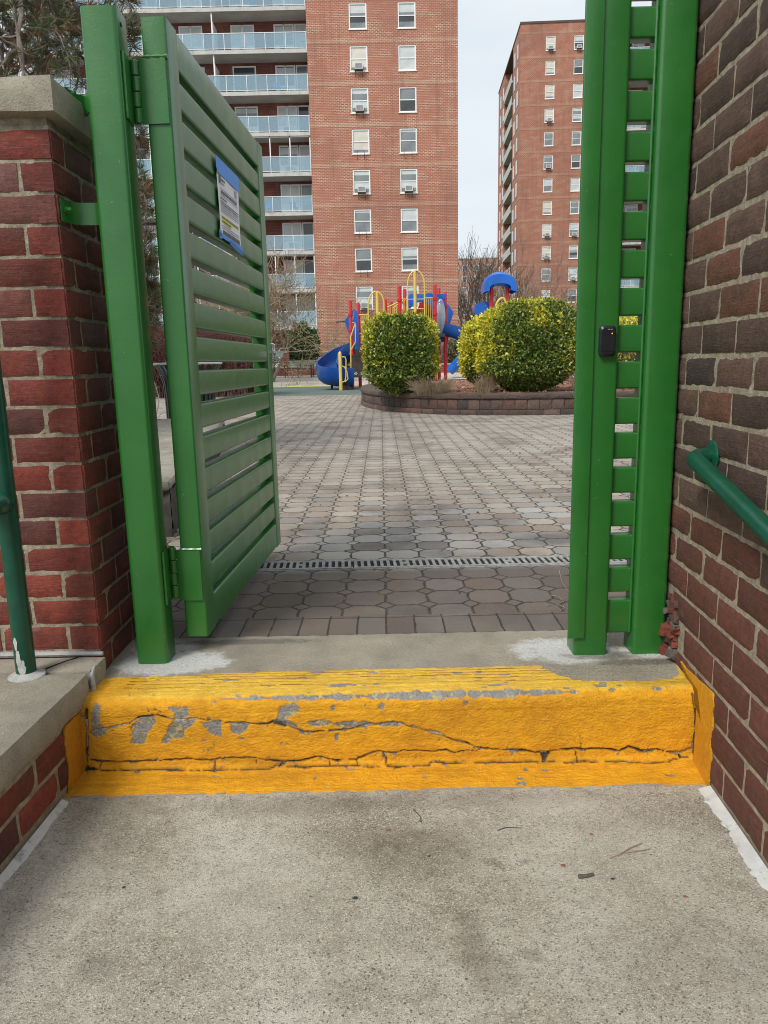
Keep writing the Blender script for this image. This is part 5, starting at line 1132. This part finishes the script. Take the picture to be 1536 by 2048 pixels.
# blue arch panel with a round crawl hole
Yp = 30.5; cx, cz = px(842, 628, Yp); R0 = .46; out = [px(x, y, Yp) for x, y in ((869, 655), (869, 625), (869, 604), (868, 588), (861, 586), (852, 587), (845, 589), (836, 588), (826, 587), (818, 590), (815, 592), (815, 605), (815, 625), (815, 655))]
mb = MB(); n = 56; V = []
def ray_out(q):
    d = np.array([math.cos(q), math.sin(q)]); best = 9
    for i in range(len(out)):
        a = np.array(out[i]) - (cx, cz); b = np.array(out[(i + 1) % len(out)]) - (cx, cz); e_ = b - a; den = d[0] * e_[1] - d[1] * e_[0]
        if abs(den) < 1e-9: continue
        t_ = (a[0] * e_[1] - a[1] * e_[0]) / den; s_ = (a[0] * d[1] - a[1] * d[0]) / den
        if t_ > 0 and -1e-6 <= s_ <= 1 + 1e-6: best = min(best, t_)
    return best if best < 9 else R0 + .1
for i in range(n):
    q = 2 * math.pi * i / n; ro = max(ray_out(q), R0 + .03); d = np.array([math.cos(q), 0, math.sin(q)]); c_ = np.array([cx, Yp, cz])
    V += [c_ + d * R0, c_ + d * ro, c_ + d * ro + Y_ * .06, c_ + d * R0 + Y_ * .06, c_ + d * (R0 + .05) - Y_ * .06, c_ + d * R0 - Y_ * .05]
mb.add(V, [tuple(6 * (i % n) + a for a in (0,)) + (6 * ((i + 1) % n), 6 * ((i + 1) % n) + 1, 6 * i + 1) for i in range(n)] + [(6 * i + 1, 6 * ((i + 1) % n) + 1, 6 * ((i + 1) % n) + 2, 6 * i + 2) for i in range(n)] + [(6 * i + 3, 6 * ((i + 1) % n) + 3, 6 * ((i + 1) % n), 6 * i) for i in range(n)] + [(6 * i + 4, 6 * ((i + 1) % n) + 4, 6 * ((i + 1) % n) + 5, 6 * i + 5) for i in range(n)] + [(6 * i, 6 * ((i + 1) % n), 6 * ((i + 1) % n) + 4, 6 * i + 4) for i in range(n)])
mb.build('tunnel_panel', 'blue_plastic', pg, smooth=40)
mb = MB(); ext_poly(mb, [px(x, y, 31.0) for x, y in ((835, 650), (833, 622), (840, 606), (852, 603), (864, 612), (866, 650))], 31.0, .05); mb.build('play_panel', 'red_paint', pg, smooth=30)
mb = MB(); ext_poly(mb, [px(x, y, 30.95) for x, y in ((877, 590), (886, 596), (889, 612), (888, 650), (884, 672), (876, 684), (872, 684), (874, 600))], 30.6, .07); mb.build('bubble_frame', 'blue_plastic', pg, smooth=30)
mb = MB(); c_ = P2(881, 633, 30.55); prof_b = [(.001, .16), (.10, .15), (.20, .10), (.26, 0)]; mb.lathe([(r_, h_) for r_, h_ in prof_b[::-1]], (0, 0, 0), 24, axis=(0, -1, 0))
for arr in mb.v: arr[:, 2] *= 2.6; arr[:, 0] *= .75; arr += c_
mb.build('bubble_window', 'clear_bubble', pg)
mb = MB(); ext_poly(mb, [px(x, y, 31.2) for x, y in ((893, 606), (899, 612), (907, 625), (904, 636), (899, 650), (894, 655))], 31.2, .08); mb.build('side_fin', 'blue_plastic', pg, smooth=30)
mb = MB(); xa, xb = px(872, 690, 31)[0], px(896, 690, 31)[0]; ext_poly(mb, [px(x, y, 31.1) for x, y in ((872, 672), (896, 664), (896, 684), (872, 684))], 31.1, .3); mb.build('chute_entry', 'blue_plastic', pg, smooth=30)
mb = MB(); ext_poly(mb, [px(x, y, 30.9) for x, y in ((864, 592), (890, 590), (890, 600), (876, 596), (868, 597))], 30.3, .06); mb.build('top_panel', 'blue_plastic', pg, smooth=30)

pg2 = thing('playground_structure', (5.4, 36.5, .1), 'second playground climber with red posts and a blue domed roof behind the bushes', 'playground')
for x, y, Y in ((983, 574, 36), (1015, 572, 36), (968.5, 628, 37), (955, 645, 38.5)):
    p = P2(x, y, Y); mb = MB(); mb.lathe([(.085, 0), (.085, p[2] - .03), (.05, p[2])], (p[0], Y, 0), 14); mb.build('post', 'red_paint', pg2)
mb = MB(); c_ = P2(997, 581, 36.2); nU, nV = 28, 12; V = []; w2, h2 = .74, .82
for j in range(nV + 1):
    v_ = -1 + 2 * j / nV
    for i in range(nU + 1):
        q = math.pi * i / nU; sh = 1 - .18 * v_ * v_; V.append(c_ + np.array([-w2 * math.cos(q) * (1 + .06 * math.sin(q * 2) ** 2), v_ * .62, h2 * (math.sin(q) ** .8) * sh - (.0 if 0 < i < nU else .12)]))
I = lambda j, i: j * (nU + 1) + i
mb.add(V, [(I(j, i), I(j, i + 1), I(j + 1, i + 1), I(j + 1, i)) for j in range(nV) for i in range(nU)]); Vi = np.array(V) * 1.0; ci = c_ + np.array([0, 0, -.0]); Vi = ci + (Vi - ci) * np.array([.66, 1.001, .40]); mb.add(Vi, [(I(j, i), I(j + 1, i), I(j + 1, i + 1), I(j, i + 1)) for j in range(nV) for i in range(nU)])
b0 = 0; N1 = len(V)
mb.f += [(I(0, i), N1 + I(0, i), N1 + I(0, i + 1), I(0, i + 1)) for i in range(nU)] + [(I(nV, i), I(nV, i + 1), N1 + I(nV, i + 1), N1 + I(nV, i)) for i in range(nU)]; mb.m += [0] * (2 * nU)
mb.build('domed_roof', 'blue_plastic', pg2, smooth=60)
for xx in (983, 1015):
    p = P2(xx, 574, 36); mb = MB(); mb.lathe([(.09, -.05), (.12, .15), (.20, .45)], p, 14); mb.build('roof_bracket', 'blue_plastic', pg2)
mb = MB(); sec = [px(x, y, 37) for x, y in ((948, 617), (949, 612), (956, 607), (964, 604), (972, 604.5), (978, 609), (984, 613), (990, 614), (991, 619), (986, 628), (979, 626), (972, 629), (962, 629), (952, 630), (949, 626))]; ext_poly(mb, sec, 36.8, .9); mb.build('wave_roof', 'blue_plastic', pg2, smooth=50)
mb = MB(); ext_poly(mb, [px(x, y, 36.2) for x, y in ((984, 622), (998, 619), (1000, 632), (986, 634))], 36.2, .4); mb.build('side_panel', 'blue_plastic', pg2, smooth=30)
mb = MB(); mb.box(P2(955, 700, 37)[0], P2(1015, 700, 37)[0], 36, 37.4, 1.3, 1.42); mb.build('deck', 'brown_deck', pg2, smooth=0)
mb = MB(); mb.tube(spline([P2(990, 640, 35.9), P2(992, 612, 35.9), P2(1000, 598, 35.9), P2(1010, 601, 35.9), P2(1013, 640, 35.9)], 5), .055, 8); mb.build('arch_climber', 'yellow_paint', pg2)
mb = MB(); sweep(mb, spline([(4.7, 37.4, 1.35), (4.2, 37.6, 1.1), (3.9, 37.7, .8), (3.5, 37.8, .4)], 6), chute_section(.3, .35)); mb.build('slide', 'blue_plastic', pg2, smooth=60)

# ------------------------------------------------------------------ apartment towers
def transp_mat(name, c, alpha):
    t = NT(name); t.base(c); t.rough(.12); t.inp('Alpha', alpha); t.inp('Specular IOR Level', .6); M[name] = t.m
transp_mat('rail_glass', (.36, .56, .68), .36)
def make_window(w, h, kind):
    """double-hung window, origin at the lower left corner, wall plane at y=0, recess behind"""
    rt_ = None; f = .085; mb = MB(); d0, d1 = .028, .115
    mb.box(0, f, d0, d1, 0, h); mb.box(w - f, w, d0, d1, 0, h); mb.box(f, w - f, d0, d1, h - f, h); mb.box(f, w - f, d0, d1, 0, f)
    mb.box(f, w - f, d0 + .015, d1, h * .48, h * .48 + .06); mb.box(-.04, w + .04, -.06, -.003, -.06, .0)
    fr = mb.build('window', 'white_trim', local=True, smooth=0); up_, lo_ = kind
    pn = MB(); zs = h * .48
    def pane(z0, z1, split, a, b):
        zc = z0 + (z1 - z0) * split
        if split > .01: pn.box(f, w - f, .075, .085, z0, zc, b)
        if split < .99: pn.box(f, w - f, .075, .085, zc, z1, a)
    pane(zs + .06, h - f, up_[0], up_[1], up_[2]); pane(f, zs, lo_[0], lo_[1], lo_[2]); pn.build('pane', ['glass_dark', 'glass_mid', 'blind', 'blind_warm'], fr, local=True, smooth=0); return fr
def make_ac(w=.55, h=.38, d=.35):
    mb = MB(); mb.box(-w / 2, w / 2, -d, .04, 0, h, 0); mb.box(-w / 2 + .05, w / 2 - .05, -d - .006, -d - .001, .05, h - .05, 1); mb.tube([(-w / 2 + .05, -d + .05, 0), (-w / 2 + .05, -.02, -.42)], .018, 4, 2); mb.tube([(w / 2 - .05, -d + .05, 0), (w / 2 - .05, -.02, -.42)], .018, 4, 2)
    mb.box(-w / 2 - .02, w / 2 + .02, -d + .02, -.02, -.045, -.002, 2); return mb.build('air_conditioner', ['ac_metal', 'glass_mid', 'rust'], local=True, smooth=0)
KINDS = [((.25, 2, 1), (.5, 0, 1)), ((0, 2, 2), (.0, 2, 2)), ((.6, 2, 1), (.4, 2, 1)), ((.8, 2, 1), (1, 2, 1)), ((0, 3, 3), (.3, 3, 1)), ((1, 2, 1), (1, 2, 0)), ((.0, 2, 2), (1.0, 1, 1))]
W1 = [make_window(1.21, 1.60, k) for k in KINDS]; W2 = [make_window(1.15, 1.60, k) for k in KINDS]; AC = make_ac()
used = set()
def place(proto, parent, loc, rz=0, ac=False, sx=1, nm=None):
    c = dup(proto, parent); c.location = loc; c.rotation_euler = (0, 0, rz)
    if ac: a = dup(AC, c); a.location = ((.60 if ac is True else ac), 0, .06); 
    return c
def wall_with_openings(mb, x0, x1, z0, z1, cols, rows, h, t_=.12, y0=0, mi=0):
    """front skin: piers between the window columns and spandrels between the openings"""
    X = x0
    for (a, b) in cols: mb.box(X, a, y0, y0 + t_, z0, z1, mi); X = b
    mb.box(X, x1, y0, y0 + t_, z0, z1, mi)
    for (a, b) in cols:
        zz = z0
        for r_ in sorted(rows): mb.box(a, b, y0, y0 + t_, zz, r_, mi); zz = r_ + h
        mb.box(a, b, y0, y0 + t_, zz, z1, mi)
# near tower: local x along the facade, y into the building
XL, XR, YT = -4.56, 5.66, 56.0
T1 = thing('apartment_tower', (XL, YT, 0), 'nearer red brick apartment tower with blue glazed balconies on its left wing', 'apartment building')
FH, WT = 2.615, 24.72; rows = [WT + FH * k - 1.60 for k in range(-7, 4)]; cw = [(2.87, 4.08), (6.17, 7.38)]; TW = XR - XL
mb = MB(); wall_with_openings(mb, 0, TW, -.5, 34, cw, rows, 1.60); mb.box(0.0, TW, .121, 12, -.5, 33.98); mb.build('brick_wall', 'facade_brick', T1, local=True, smooth=0)
mb = MB(); mb.box(-.05, TW + .05, -.05, 12.05, 34, 34.25); mb.build('roof_edge', 'white_trim', T1, local=True, smooth=0)
kL = {3: 0, 2: 0, 1: 1, 0: 0, -1: 4, -2: 2, -3: 4, -4: 2, -5: 3, -6: 5, -7: 2}; kR = {3: 0, 2: 1, 1: 0, 0: 0, -1: 1, -2: 5, -3: 3, -4: 2, -5: 6, -6: 0, -7: 2}
acL = {-1, -2, -4, -7}; acR = {-4, 2}
for i, r_ in enumerate(rows):
    k = i - 7; place(W1[kL[k]], T1, (cw[0][0], 0, r_), ac=(k in acL)); place(W1[kR[k]], T1, (cw[1][0], 0, r_), ac=(k in acR))
brk = None
for (x, k) in ((cw[0][0], -3), (cw[0][0], -5), (cw[0][0], -6), (cw[1][0], -3)):
    mb = MB(); xx = x + .6; zz = WT + FH * k - 1.6; mb.tube([(xx - .25, -.02, zz - .35), (xx - .25, -.28, zz + .12), (xx + .25, -.28, zz + .12), (xx + .25, -.02, zz - .35)], .018, 5); mb.build('wall_bracket', 'rust', T1, local=True)
mb = MB(); mb.tube([(1.3, -.03, 4.0), (2.8, -.03, 4.05)], .03, 6); mb.build('conduit', 'rust', T1, local=True)

def balcony_wing(T, x_hi, nb, slab0, fh, ks, zlow, ztop, enclosed, bay=6.4, depth=1.75, dirn=-1, brick='balcony_brick', seed=1, ydep=.05, simple=False):
    """open balconies running from x_hi in direction dirn, several bays, with the back wall in the recess"""
    rnd = random.Random(seed); Lw = nb * bay; X = lambda t_: x_hi + dirn * t_
    def bx(mb, t0, t1, y0, y1, z0, z1, mi=0): a, b = sorted((X(t0), X(t1))); mb.box(a, b, y0, y1, z0, z1, mi)
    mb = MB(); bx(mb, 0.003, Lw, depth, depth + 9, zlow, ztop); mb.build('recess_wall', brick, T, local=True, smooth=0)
    for k in ks:
        zs = slab0 + fh * k; mb = MB(); bx(mb, .004, Lw, ydep - .02, depth - .003, zs - .20, zs, 0); bx(mb, .004, Lw, ydep - .04, ydep - .0205, zs - .235, zs + .01, 1)
        sb = mb.build('balcony', ['soffit', 'slab_concrete'], T, local=True, smooth=0)
        rl = MB(); n = int(Lw / 1.39)
        bx(rl, .004, Lw, ydep, ydep + .045, zs + 1.03, zs + 1.075); bx(rl, .004, Lw, ydep + .01, ydep + .035, zs + .09, zs + .12)
        for i in range(n + 1): t_ = min(.03 + i * 1.39, Lw - .05); bx(rl, t_, t_ + .04, ydep + .002, ydep + .042, zs + .011, zs + 1.029)
        rl.build('railing', 'rail_metal', sb, local=True, smooth=0)
        gl_ = MB(); bx(gl_, .05, Lw - .05, ydep + .018, ydep + .026, zs + .121, zs + 1.029); gl_.build('glass_panels', 'rail_glass', sb, local=True, smooth=0)
        for b in range(nb + 1):
            if b in (0,): continue
            mb = MB(); t_ = b * bay; bx(mb, t_ - .04, t_ + .04, ydep + .25, depth - .01, zs + .003, zs + fh * .72); bx(mb, t_ - .05, t_ + .03, ydep + .06, ydep + .12, zs + .003, zs + fh - .24); mb.build('divider', 'white_trim', sb, local=True, smooth=0)
        if k in enclosed:
            mb = MB()
            for i in range(n + 1): t_ = min(.02 + i * 1.39, Lw - .06); bx(mb, t_, t_ + .07, ydep + .05, ydep + .11, zs + 1.08, zs + fh - .236)
            bx(mb, .004, Lw, ydep + .05, ydep + .11, zs + fh - .30, zs + fh - .2365); mb.build('screen_frame', 'white_trim', sb, local=True, smooth=0)
        hd = 2.12
        for b in range(nb):
            fl = b % 2 == 1; T0 = b * bay
            def tt(a, c): return (T0 + bay - c, T0 + bay - a) if fl else (T0 + a, T0 + c)
            for (a, c, typ) in ((.12, .98, 'door'), (1.02, 2.42, 'win'), (3.78, 5.42, rnd.choice(['win', 'dark', 'win']))):
                op = MB(); a1, c1 = tt(a, c); y1 = depth - .004; F_ = 5
                if typ == 'dark': bx(op, a1, c1, y1 - .03, y1, zs + .02, zs + hd, 0)
                else: bx(op, a1, c1, y1 - .03, y1, zs + .9 if typ == 'win' else zs + .03, zs + hd, rnd.choice([1, 2, 2, 0]))
                if typ == 'win':
                    bx(op, a1, c1, y1 - .035, y1 - .002, zs + .03, zs + .899, 3); m_ = (a1 + c1) / 2; bx(op, a1 + .08, c1 - .08, y1 - .038, y1 - .031, zs + hd - rnd.uniform(.2, .9), zs + hd - .06, 2)
                    if rnd.random() < .7: bx(op, m_ - .3, m_ + .3, y1 - .32, y1 - .036, zs + .35, zs + .8, 4); bx(op, m_ - .24, m_ + .24, y1 - .326, y1 - .321, zs + .41, zs + .74, 1)
                for (p_, q_) in ((a1, a1 + .09), (c1 - .09, c1)) + (((a1 + c1) / 2 - .04, (a1 + c1) / 2 + .04),) * (typ == 'win'): bx(op, p_, q_, y1 - .07, y1 - .0385, zs + .02, zs + hd + .08, F_)
                bx(op, a1 + .091, c1 - .091, y1 - .07, y1 - .0385, zs + hd - .01, zs + hd + .08, F_)
                op.build('balcony_window' if typ == 'win' else 'balcony_door', ['glass_dark', 'glass_mid', 'blind', 'white_trim', 'ac_metal', 'white_trim'], sb, local=True, smooth=0)
def patio_chair(x, y, z, rz, lab):
    r_ = thing('patio_chair', (x, y, z), lab, 'chair', 'chairs on the tower balconies', rz)
    mb = MB(); mb.box(-.22, .22, -.22, .22, .40, .44); mb.build('seat', 'blue_plastic', r_, local=True, smooth=0); mb = MB(); mb.obox((-.22, .2, .44), (.44, 0, 0), (0, .03, 0), (0, .1, .45)); mb.build('backrest', 'blue_plastic', r_, local=True, smooth=0)
    for a_, b_ in ((-.2, -.2), (.17, -.2), (-.2, .17), (.17, .17)): mb = MB(); mb.box(a_, a_ + .03, b_, b_ + .03, 0, .399); mb.build('leg', 'blue_plastic', r_, local=True, smooth=0)
for x_, k_, a_, l_ in ((-1.4, -4, .4, 'small blue chair on a lower balcony, hard against the near tower brickwork'), (-3.4, -4, -.6, 'small blue chair on a lower balcony, next to the gate leaf edge'), (-2.2, -1, .3, 'small blue chair on a middle balcony level with the paper notice top'), (-3.6, 1, 1.0, 'small blue chair on a high balcony right of the white divider'), (-2.4, -6, .8, 'small blue chair on the framed balcony above the bare pale shrub')): patio_chair(XL + x_, YT + .8, 22.0 + 2.612 * k_ + .002, a_, l_)
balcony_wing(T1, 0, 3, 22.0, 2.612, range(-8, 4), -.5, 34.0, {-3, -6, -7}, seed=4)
mb = MB(); mb.box(-3 * 6.4 - .1, -.06, -.06, 11, 34.001, 34.3); mb.build('roof_edge', 'white_trim', T1, local=True, smooth=0)

# farther tower, turned slightly
T2 = thing('apartment_tower', (17.70, 100.0, 0), 'farther brick apartment tower to the right with white windows', 'apartment building', rz=R(-2.5))
FH2, WT2 = 2.682, 39.30; rows2 = [WT2 + FH2 * k - 1.62 for k in range(-13, 1)]; c2 = [(3.05, 4.20), (6.45, 7.60), (10.0, 11.15)]
mb = MB(); wall_with_openings(mb, 0, 13, -.5, 40.7, c2, rows2, 1.60); mb.box(0, 13, .121, 7, -.5, 40.68); mb.box(1.0, 13, 7.001, 16, -.5, 40.6); mb.box(0, 13, 16.001, 24, -.5, 40.68)
mb.build('brick_wall', 'facade_brick_far', T2, local=True, smooth=0)
mb = MB(); mb.box(-.06, 13.06, -.06, 24.06, 40.701, 40.95); mb.build('roof_edge', 'rust', T2, local=True, smooth=0)
rr2 = random.Random(3)
for i, r_ in enumerate(rows2):
    for j, (a, b) in enumerate(c2): place(W2[rr2.choice([0, 1, 2, 3, 4, 5, 6])], T2, (a, 0, r_), ac=(.58 if rr2.random() < .42 else False))
    for yy, xx in ((2.4, 0), (5.2, 0), (17.6, 0), (20.9, 0)):
        mb = MB(); mb.box(xx - .05, xx - .004, yy - .5, yy + .5, r_, r_ + 1.6, 0); mb.box(xx - .055, xx - .0505, yy - .38, yy + .38, r_ + .12, r_ + 1.48, 1); mb.build('side_window', ['white_trim', 'glass_mid'], T2, local=True, smooth=0)
mbl = None
for i in range(14):
    z_ = WT2 + .25 - FH2 * (i + 1); mb = MB(); mb.box(-.1, .999, 7.02, 15.98, z_ - .2, z_, 0); mb.box(-.14, -.101, 7.02, 15.98, z_ - .2, z_ + .82, 1); mb.box(.9, .9985, 7.6, 10.4, z_ + .05, z_ + 2.1, 2); mb.box(.9, .9985, 11.6, 15.2, z_ + .05, z_ + 2.1, 2); mb.build('balcony', ['soffit', 'slab_concrete', 'glass_dark'], T2, local=True, smooth=0)
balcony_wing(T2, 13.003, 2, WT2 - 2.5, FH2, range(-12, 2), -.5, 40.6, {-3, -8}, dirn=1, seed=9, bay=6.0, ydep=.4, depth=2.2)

# far block seen between the towers
T3 = thing('apartment_block', (20.0, 200.0, 0), 'distant pale brown apartment block between the two towers behind bare trees', 'apartment building', rz=R(-4))
mb = MB(); mb.box(0, 10.3, 0, 14, -1, 26.6); mb.box(-12, -.003, 1.2, 13, -1, 24.5); mb.box(10.303, 14, 1.5, 13, -1, 25.8); mb.build('brick_wall', 'pale_facade', T3, local=True, smooth=0)
mb = MB(); mb.box(-.1, 10.4, -.1, 14.1, 26.601, 26.95); mb.box(10.45, 14.1, 1.3, 13.1, 25.801, 26.15); mb.build('roof_edge', 'slab_concrete', T3, local=True, smooth=0)
w3 = None
for i in range(9):
    for x in (1.2, 4.2, 7.4):
        if w3 is None: mb = MB(); mb.box(0, 1.3, -.06, -.004, 0, 1.5, 0); mb.box(.12, 1.18, -.066, -.0605, .12, 1.38, 1); w3 = mb.build('window', ['white_trim', 'glass_mid'], T3, local=True, smooth=0)
        else: w3_ = dup(w3, T3); w3_.location = (x - 0, 0, 2.0 + 2.7 * i)
    mb = MB(); z_ = 1.6 + 2.7 * i; mb.box(-8, -.2, .3, 1.19, z_ - .2, z_ + .9, 0); mb.box(-7.6, -.6, 1.1, 1.195, z_ + 1.0, z_ + 2.2, 1); mb.box(10.6, 13.8, .6, 1.49, z_ - .2, z_ + .9, 0); mb.build('balcony', ['slab_concrete', 'glass_dark'], T3, local=True, smooth=0)
w3.location = (1.2, 0, 2.0)
for w_ in W1 + W2 + [AC]:
    for ch in list(w_.children): bpy.data.objects.remove(ch)
    bpy.data.objects.remove(w_)

# small airliner low over the far trees
ap = thing('airliner', tuple(P2(970, 497, 4300)), 'tiny distant airliner in the pale sky beside the far tower', 'aircraft', rz=R(12))
mb = MB(); mb.lathe([(.1, -18), (1.4, -15), (2.0, -10), (2.0, 8), (1.2, 14), (.2, 18)], (0, 0, 0), 12, axis=(1, 0, .1)); mb.build('fuselage', 'slab_concrete', ap, local=True)
mb = MB(); mb.hexa([(-3, 0, -.8), (3, 0, -.8), (7, -17, .2), (5, -17, .2), (-3, 0, -.4), (3, 0, -.4), (7, -17, .4), (5, -17, .4)]); mb.hexa([(-3, 0, -.8), (3, 0, -.8), (7, 17, .2), (5, 17, .2), (-3, 0, -.4), (3, 0, -.4), (7, 17, .4), (5, 17, .4)]); mb.build('wings', 'slab_concrete', ap, local=True, smooth=0)
mb = MB(); mb.hexa([(12, -.2, 2), (16, -.2, 2), (19, -.2, 8), (17, -.2, 8), (12, .2, 2), (16, .2, 2), (19, .2, 8), (17, .2, 8)]); mb.build('tail_fin', 'slab_concrete', ap, local=True, smooth=0)

# ------------------------------------------------------------------ litter on the walkway and pavers
def twig(pts, r, mat, label, z=-.235, name='twig'):
    P = [PZ(x, y, z + r * .8) for x, y in pts]; mb = MB(); mb.tube(P, [r * (1 - .4 * i / len(P)) for i in range(len(P))], 6); return tag(mb.build(name, mat, base=tuple(P[0])), label, 'twig')
twig([(1157, 1753), (1172, 1752), (1187, 1748)], .0052, 'bark', 'short thick dark stick lying on the walkway right of centre')
twig([(995, 1661), (1012, 1655), (1042, 1656)], .0013, 'char', 'thin dark twig on the walkway below the yellow step')
twig([(826, 1618), (840, 1632), (843, 1645), (838, 1640)], .0012, 'char', 'thin hooked twig near the walkway centre under the step')
t1 = twig([(1220, 1716), (1250, 1706), (1292, 1700), (1300, 1697)], .0015, 'dry_stem', 'forked straw coloured twig right of the thick stick'); mb = MB(); mb.tube([PZ(1240, 1708, -.233), PZ(1262, 1695, -.232), PZ(1284, 1686, -.233)], .0013, 5); mb.build('side_shoot', 'dry_stem', t1)
twig([(1380, 1685), (1395, 1697), (1412, 1706)], .0013, 'dry_stem', 'straw twig on the walkway nearest the right wall')
twig([(1118, 1140), (1124, 1165), (1140, 1188)], .0016, 'dry_stem', 'curved straw on the pavers beside the right gate post', 0)
twig([(1092, 1212), (1112, 1208), (1130, 1215), (1120, 1222)], .0015, 'dry_stem', 'bent straw on the pavers nearest the landing', 0)
twig([(1100, 1190), (1118, 1193), (1128, 1204)], .0013, 'dry_stem', 'short straw on the pavers between two longer straws', 0)
def chip(x, y, s_, mat, label, name, z=-.235):
    c = PZ(x, y, z); mb = MB(); n = 7; P = [c + np.array([s_ * random.uniform(.6, 1.3) * math.cos(6.28 * i / n), .55 * s_ * random.uniform(.6, 1.3) * math.sin(6.28 * i / n), .0008 + random.uniform(0, .3) * s_ * .6]) for i in range(n)]; mb.add(np.r_[P, [c + Z_ * (.002 + s_ * .35)], [c + Z_ * .0005]], [(i, (i + 1) % n, n) for i in range(n)] + [((i + 1) % n, i, n + 1) for i in range(n)]); tag(mb.build(name, mat, base=tuple(c), smooth=60), label, name.replace('_', ' '))
chip(777, 1661, .007, 'dead_leaf', 'small rust coloured leaf scrap near the walkway centre', 'leaf_scrap'); chip(1126, 1731, .009, 'dead_leaf', 'rust coloured leaf scrap just left of the thick stick', 'leaf_scrap'); chip(1182, 1669, .006, 'dead_leaf', 'small leaf scrap above the forked straw twig', 'leaf_scrap'); chip(1371, 1794, .006, 'dead_leaf', 'thin red leaf scrap low at the right of the walkway', 'leaf_scrap')
chip(710, 1797, .008, 'char', 'black fragment on the walkway, low and left of centre', 'dark_fragment'); chip(248, 1775, .006, 'char', 'black fragment near the left side of the walkway', 'dark_fragment'); chip(1225, 1758, .006, 'char', 'dark fragment just right of the thick stick', 'dark_fragment'); chip(859, 1713, .005, 'char', 'tiny dark fragment above the walkway centre', 'dark_fragment')
mbp = MB()
for i in range(700):
    x, y = random.uniform(-.85, .85), random.uniform(.9, 1.93); s_ = random.uniform(.0008, .0022) * (1.6 if random.random() < .05 else 1); cq = np.array([x, y, -.2352]); n = 5
    P = [cq + np.array([s_ * math.cos(6.28 * k / n) * random.uniform(.7, 1.3), s_ * math.sin(6.28 * k / n) * random.uniform(.7, 1.3), 0]) for k in range(n)]; mbp.add(np.r_[P, [cq + Z_ * s_]], [(k, (k + 1) % n, n) for k in range(n)], 0, random.choice([(.5, .47, .4), (.06, .055, .05), (.35, .3, .22), (.2, .1, .06)]))
tag(mbp.build('grit', 'block_face', smooth=0), 'fine grit scattered over the concrete walkway', 'grit', kind='stuff')
chip(1342, 1311, .010, 'white_splash', 'small white pebble at the foot of the brick rubble', 'pebble', 0)
mb = MB(); n = 260; P = np.c_[rng.uniform(-3, 4, n), 3.0 + 12 * rng.random(n) ** 1.5, np.full(n, .006)]; leaves(mb, P, rng.normal(size=(n, 3)) * np.array([1, 1, .2]), .018 + .022 * rng.random(n), .010 + .014 * rng.random(n), np.array((.20, .11, .05)) * (.4 + rng.random(n))[:, None]); tag(mb.build('leaf_litter', 'leaf', smooth=0), 'tiny dry leaf fragments scattered over the pavers', 'leaf litter', kind='stuff')
cam_data.clip_end = 8000
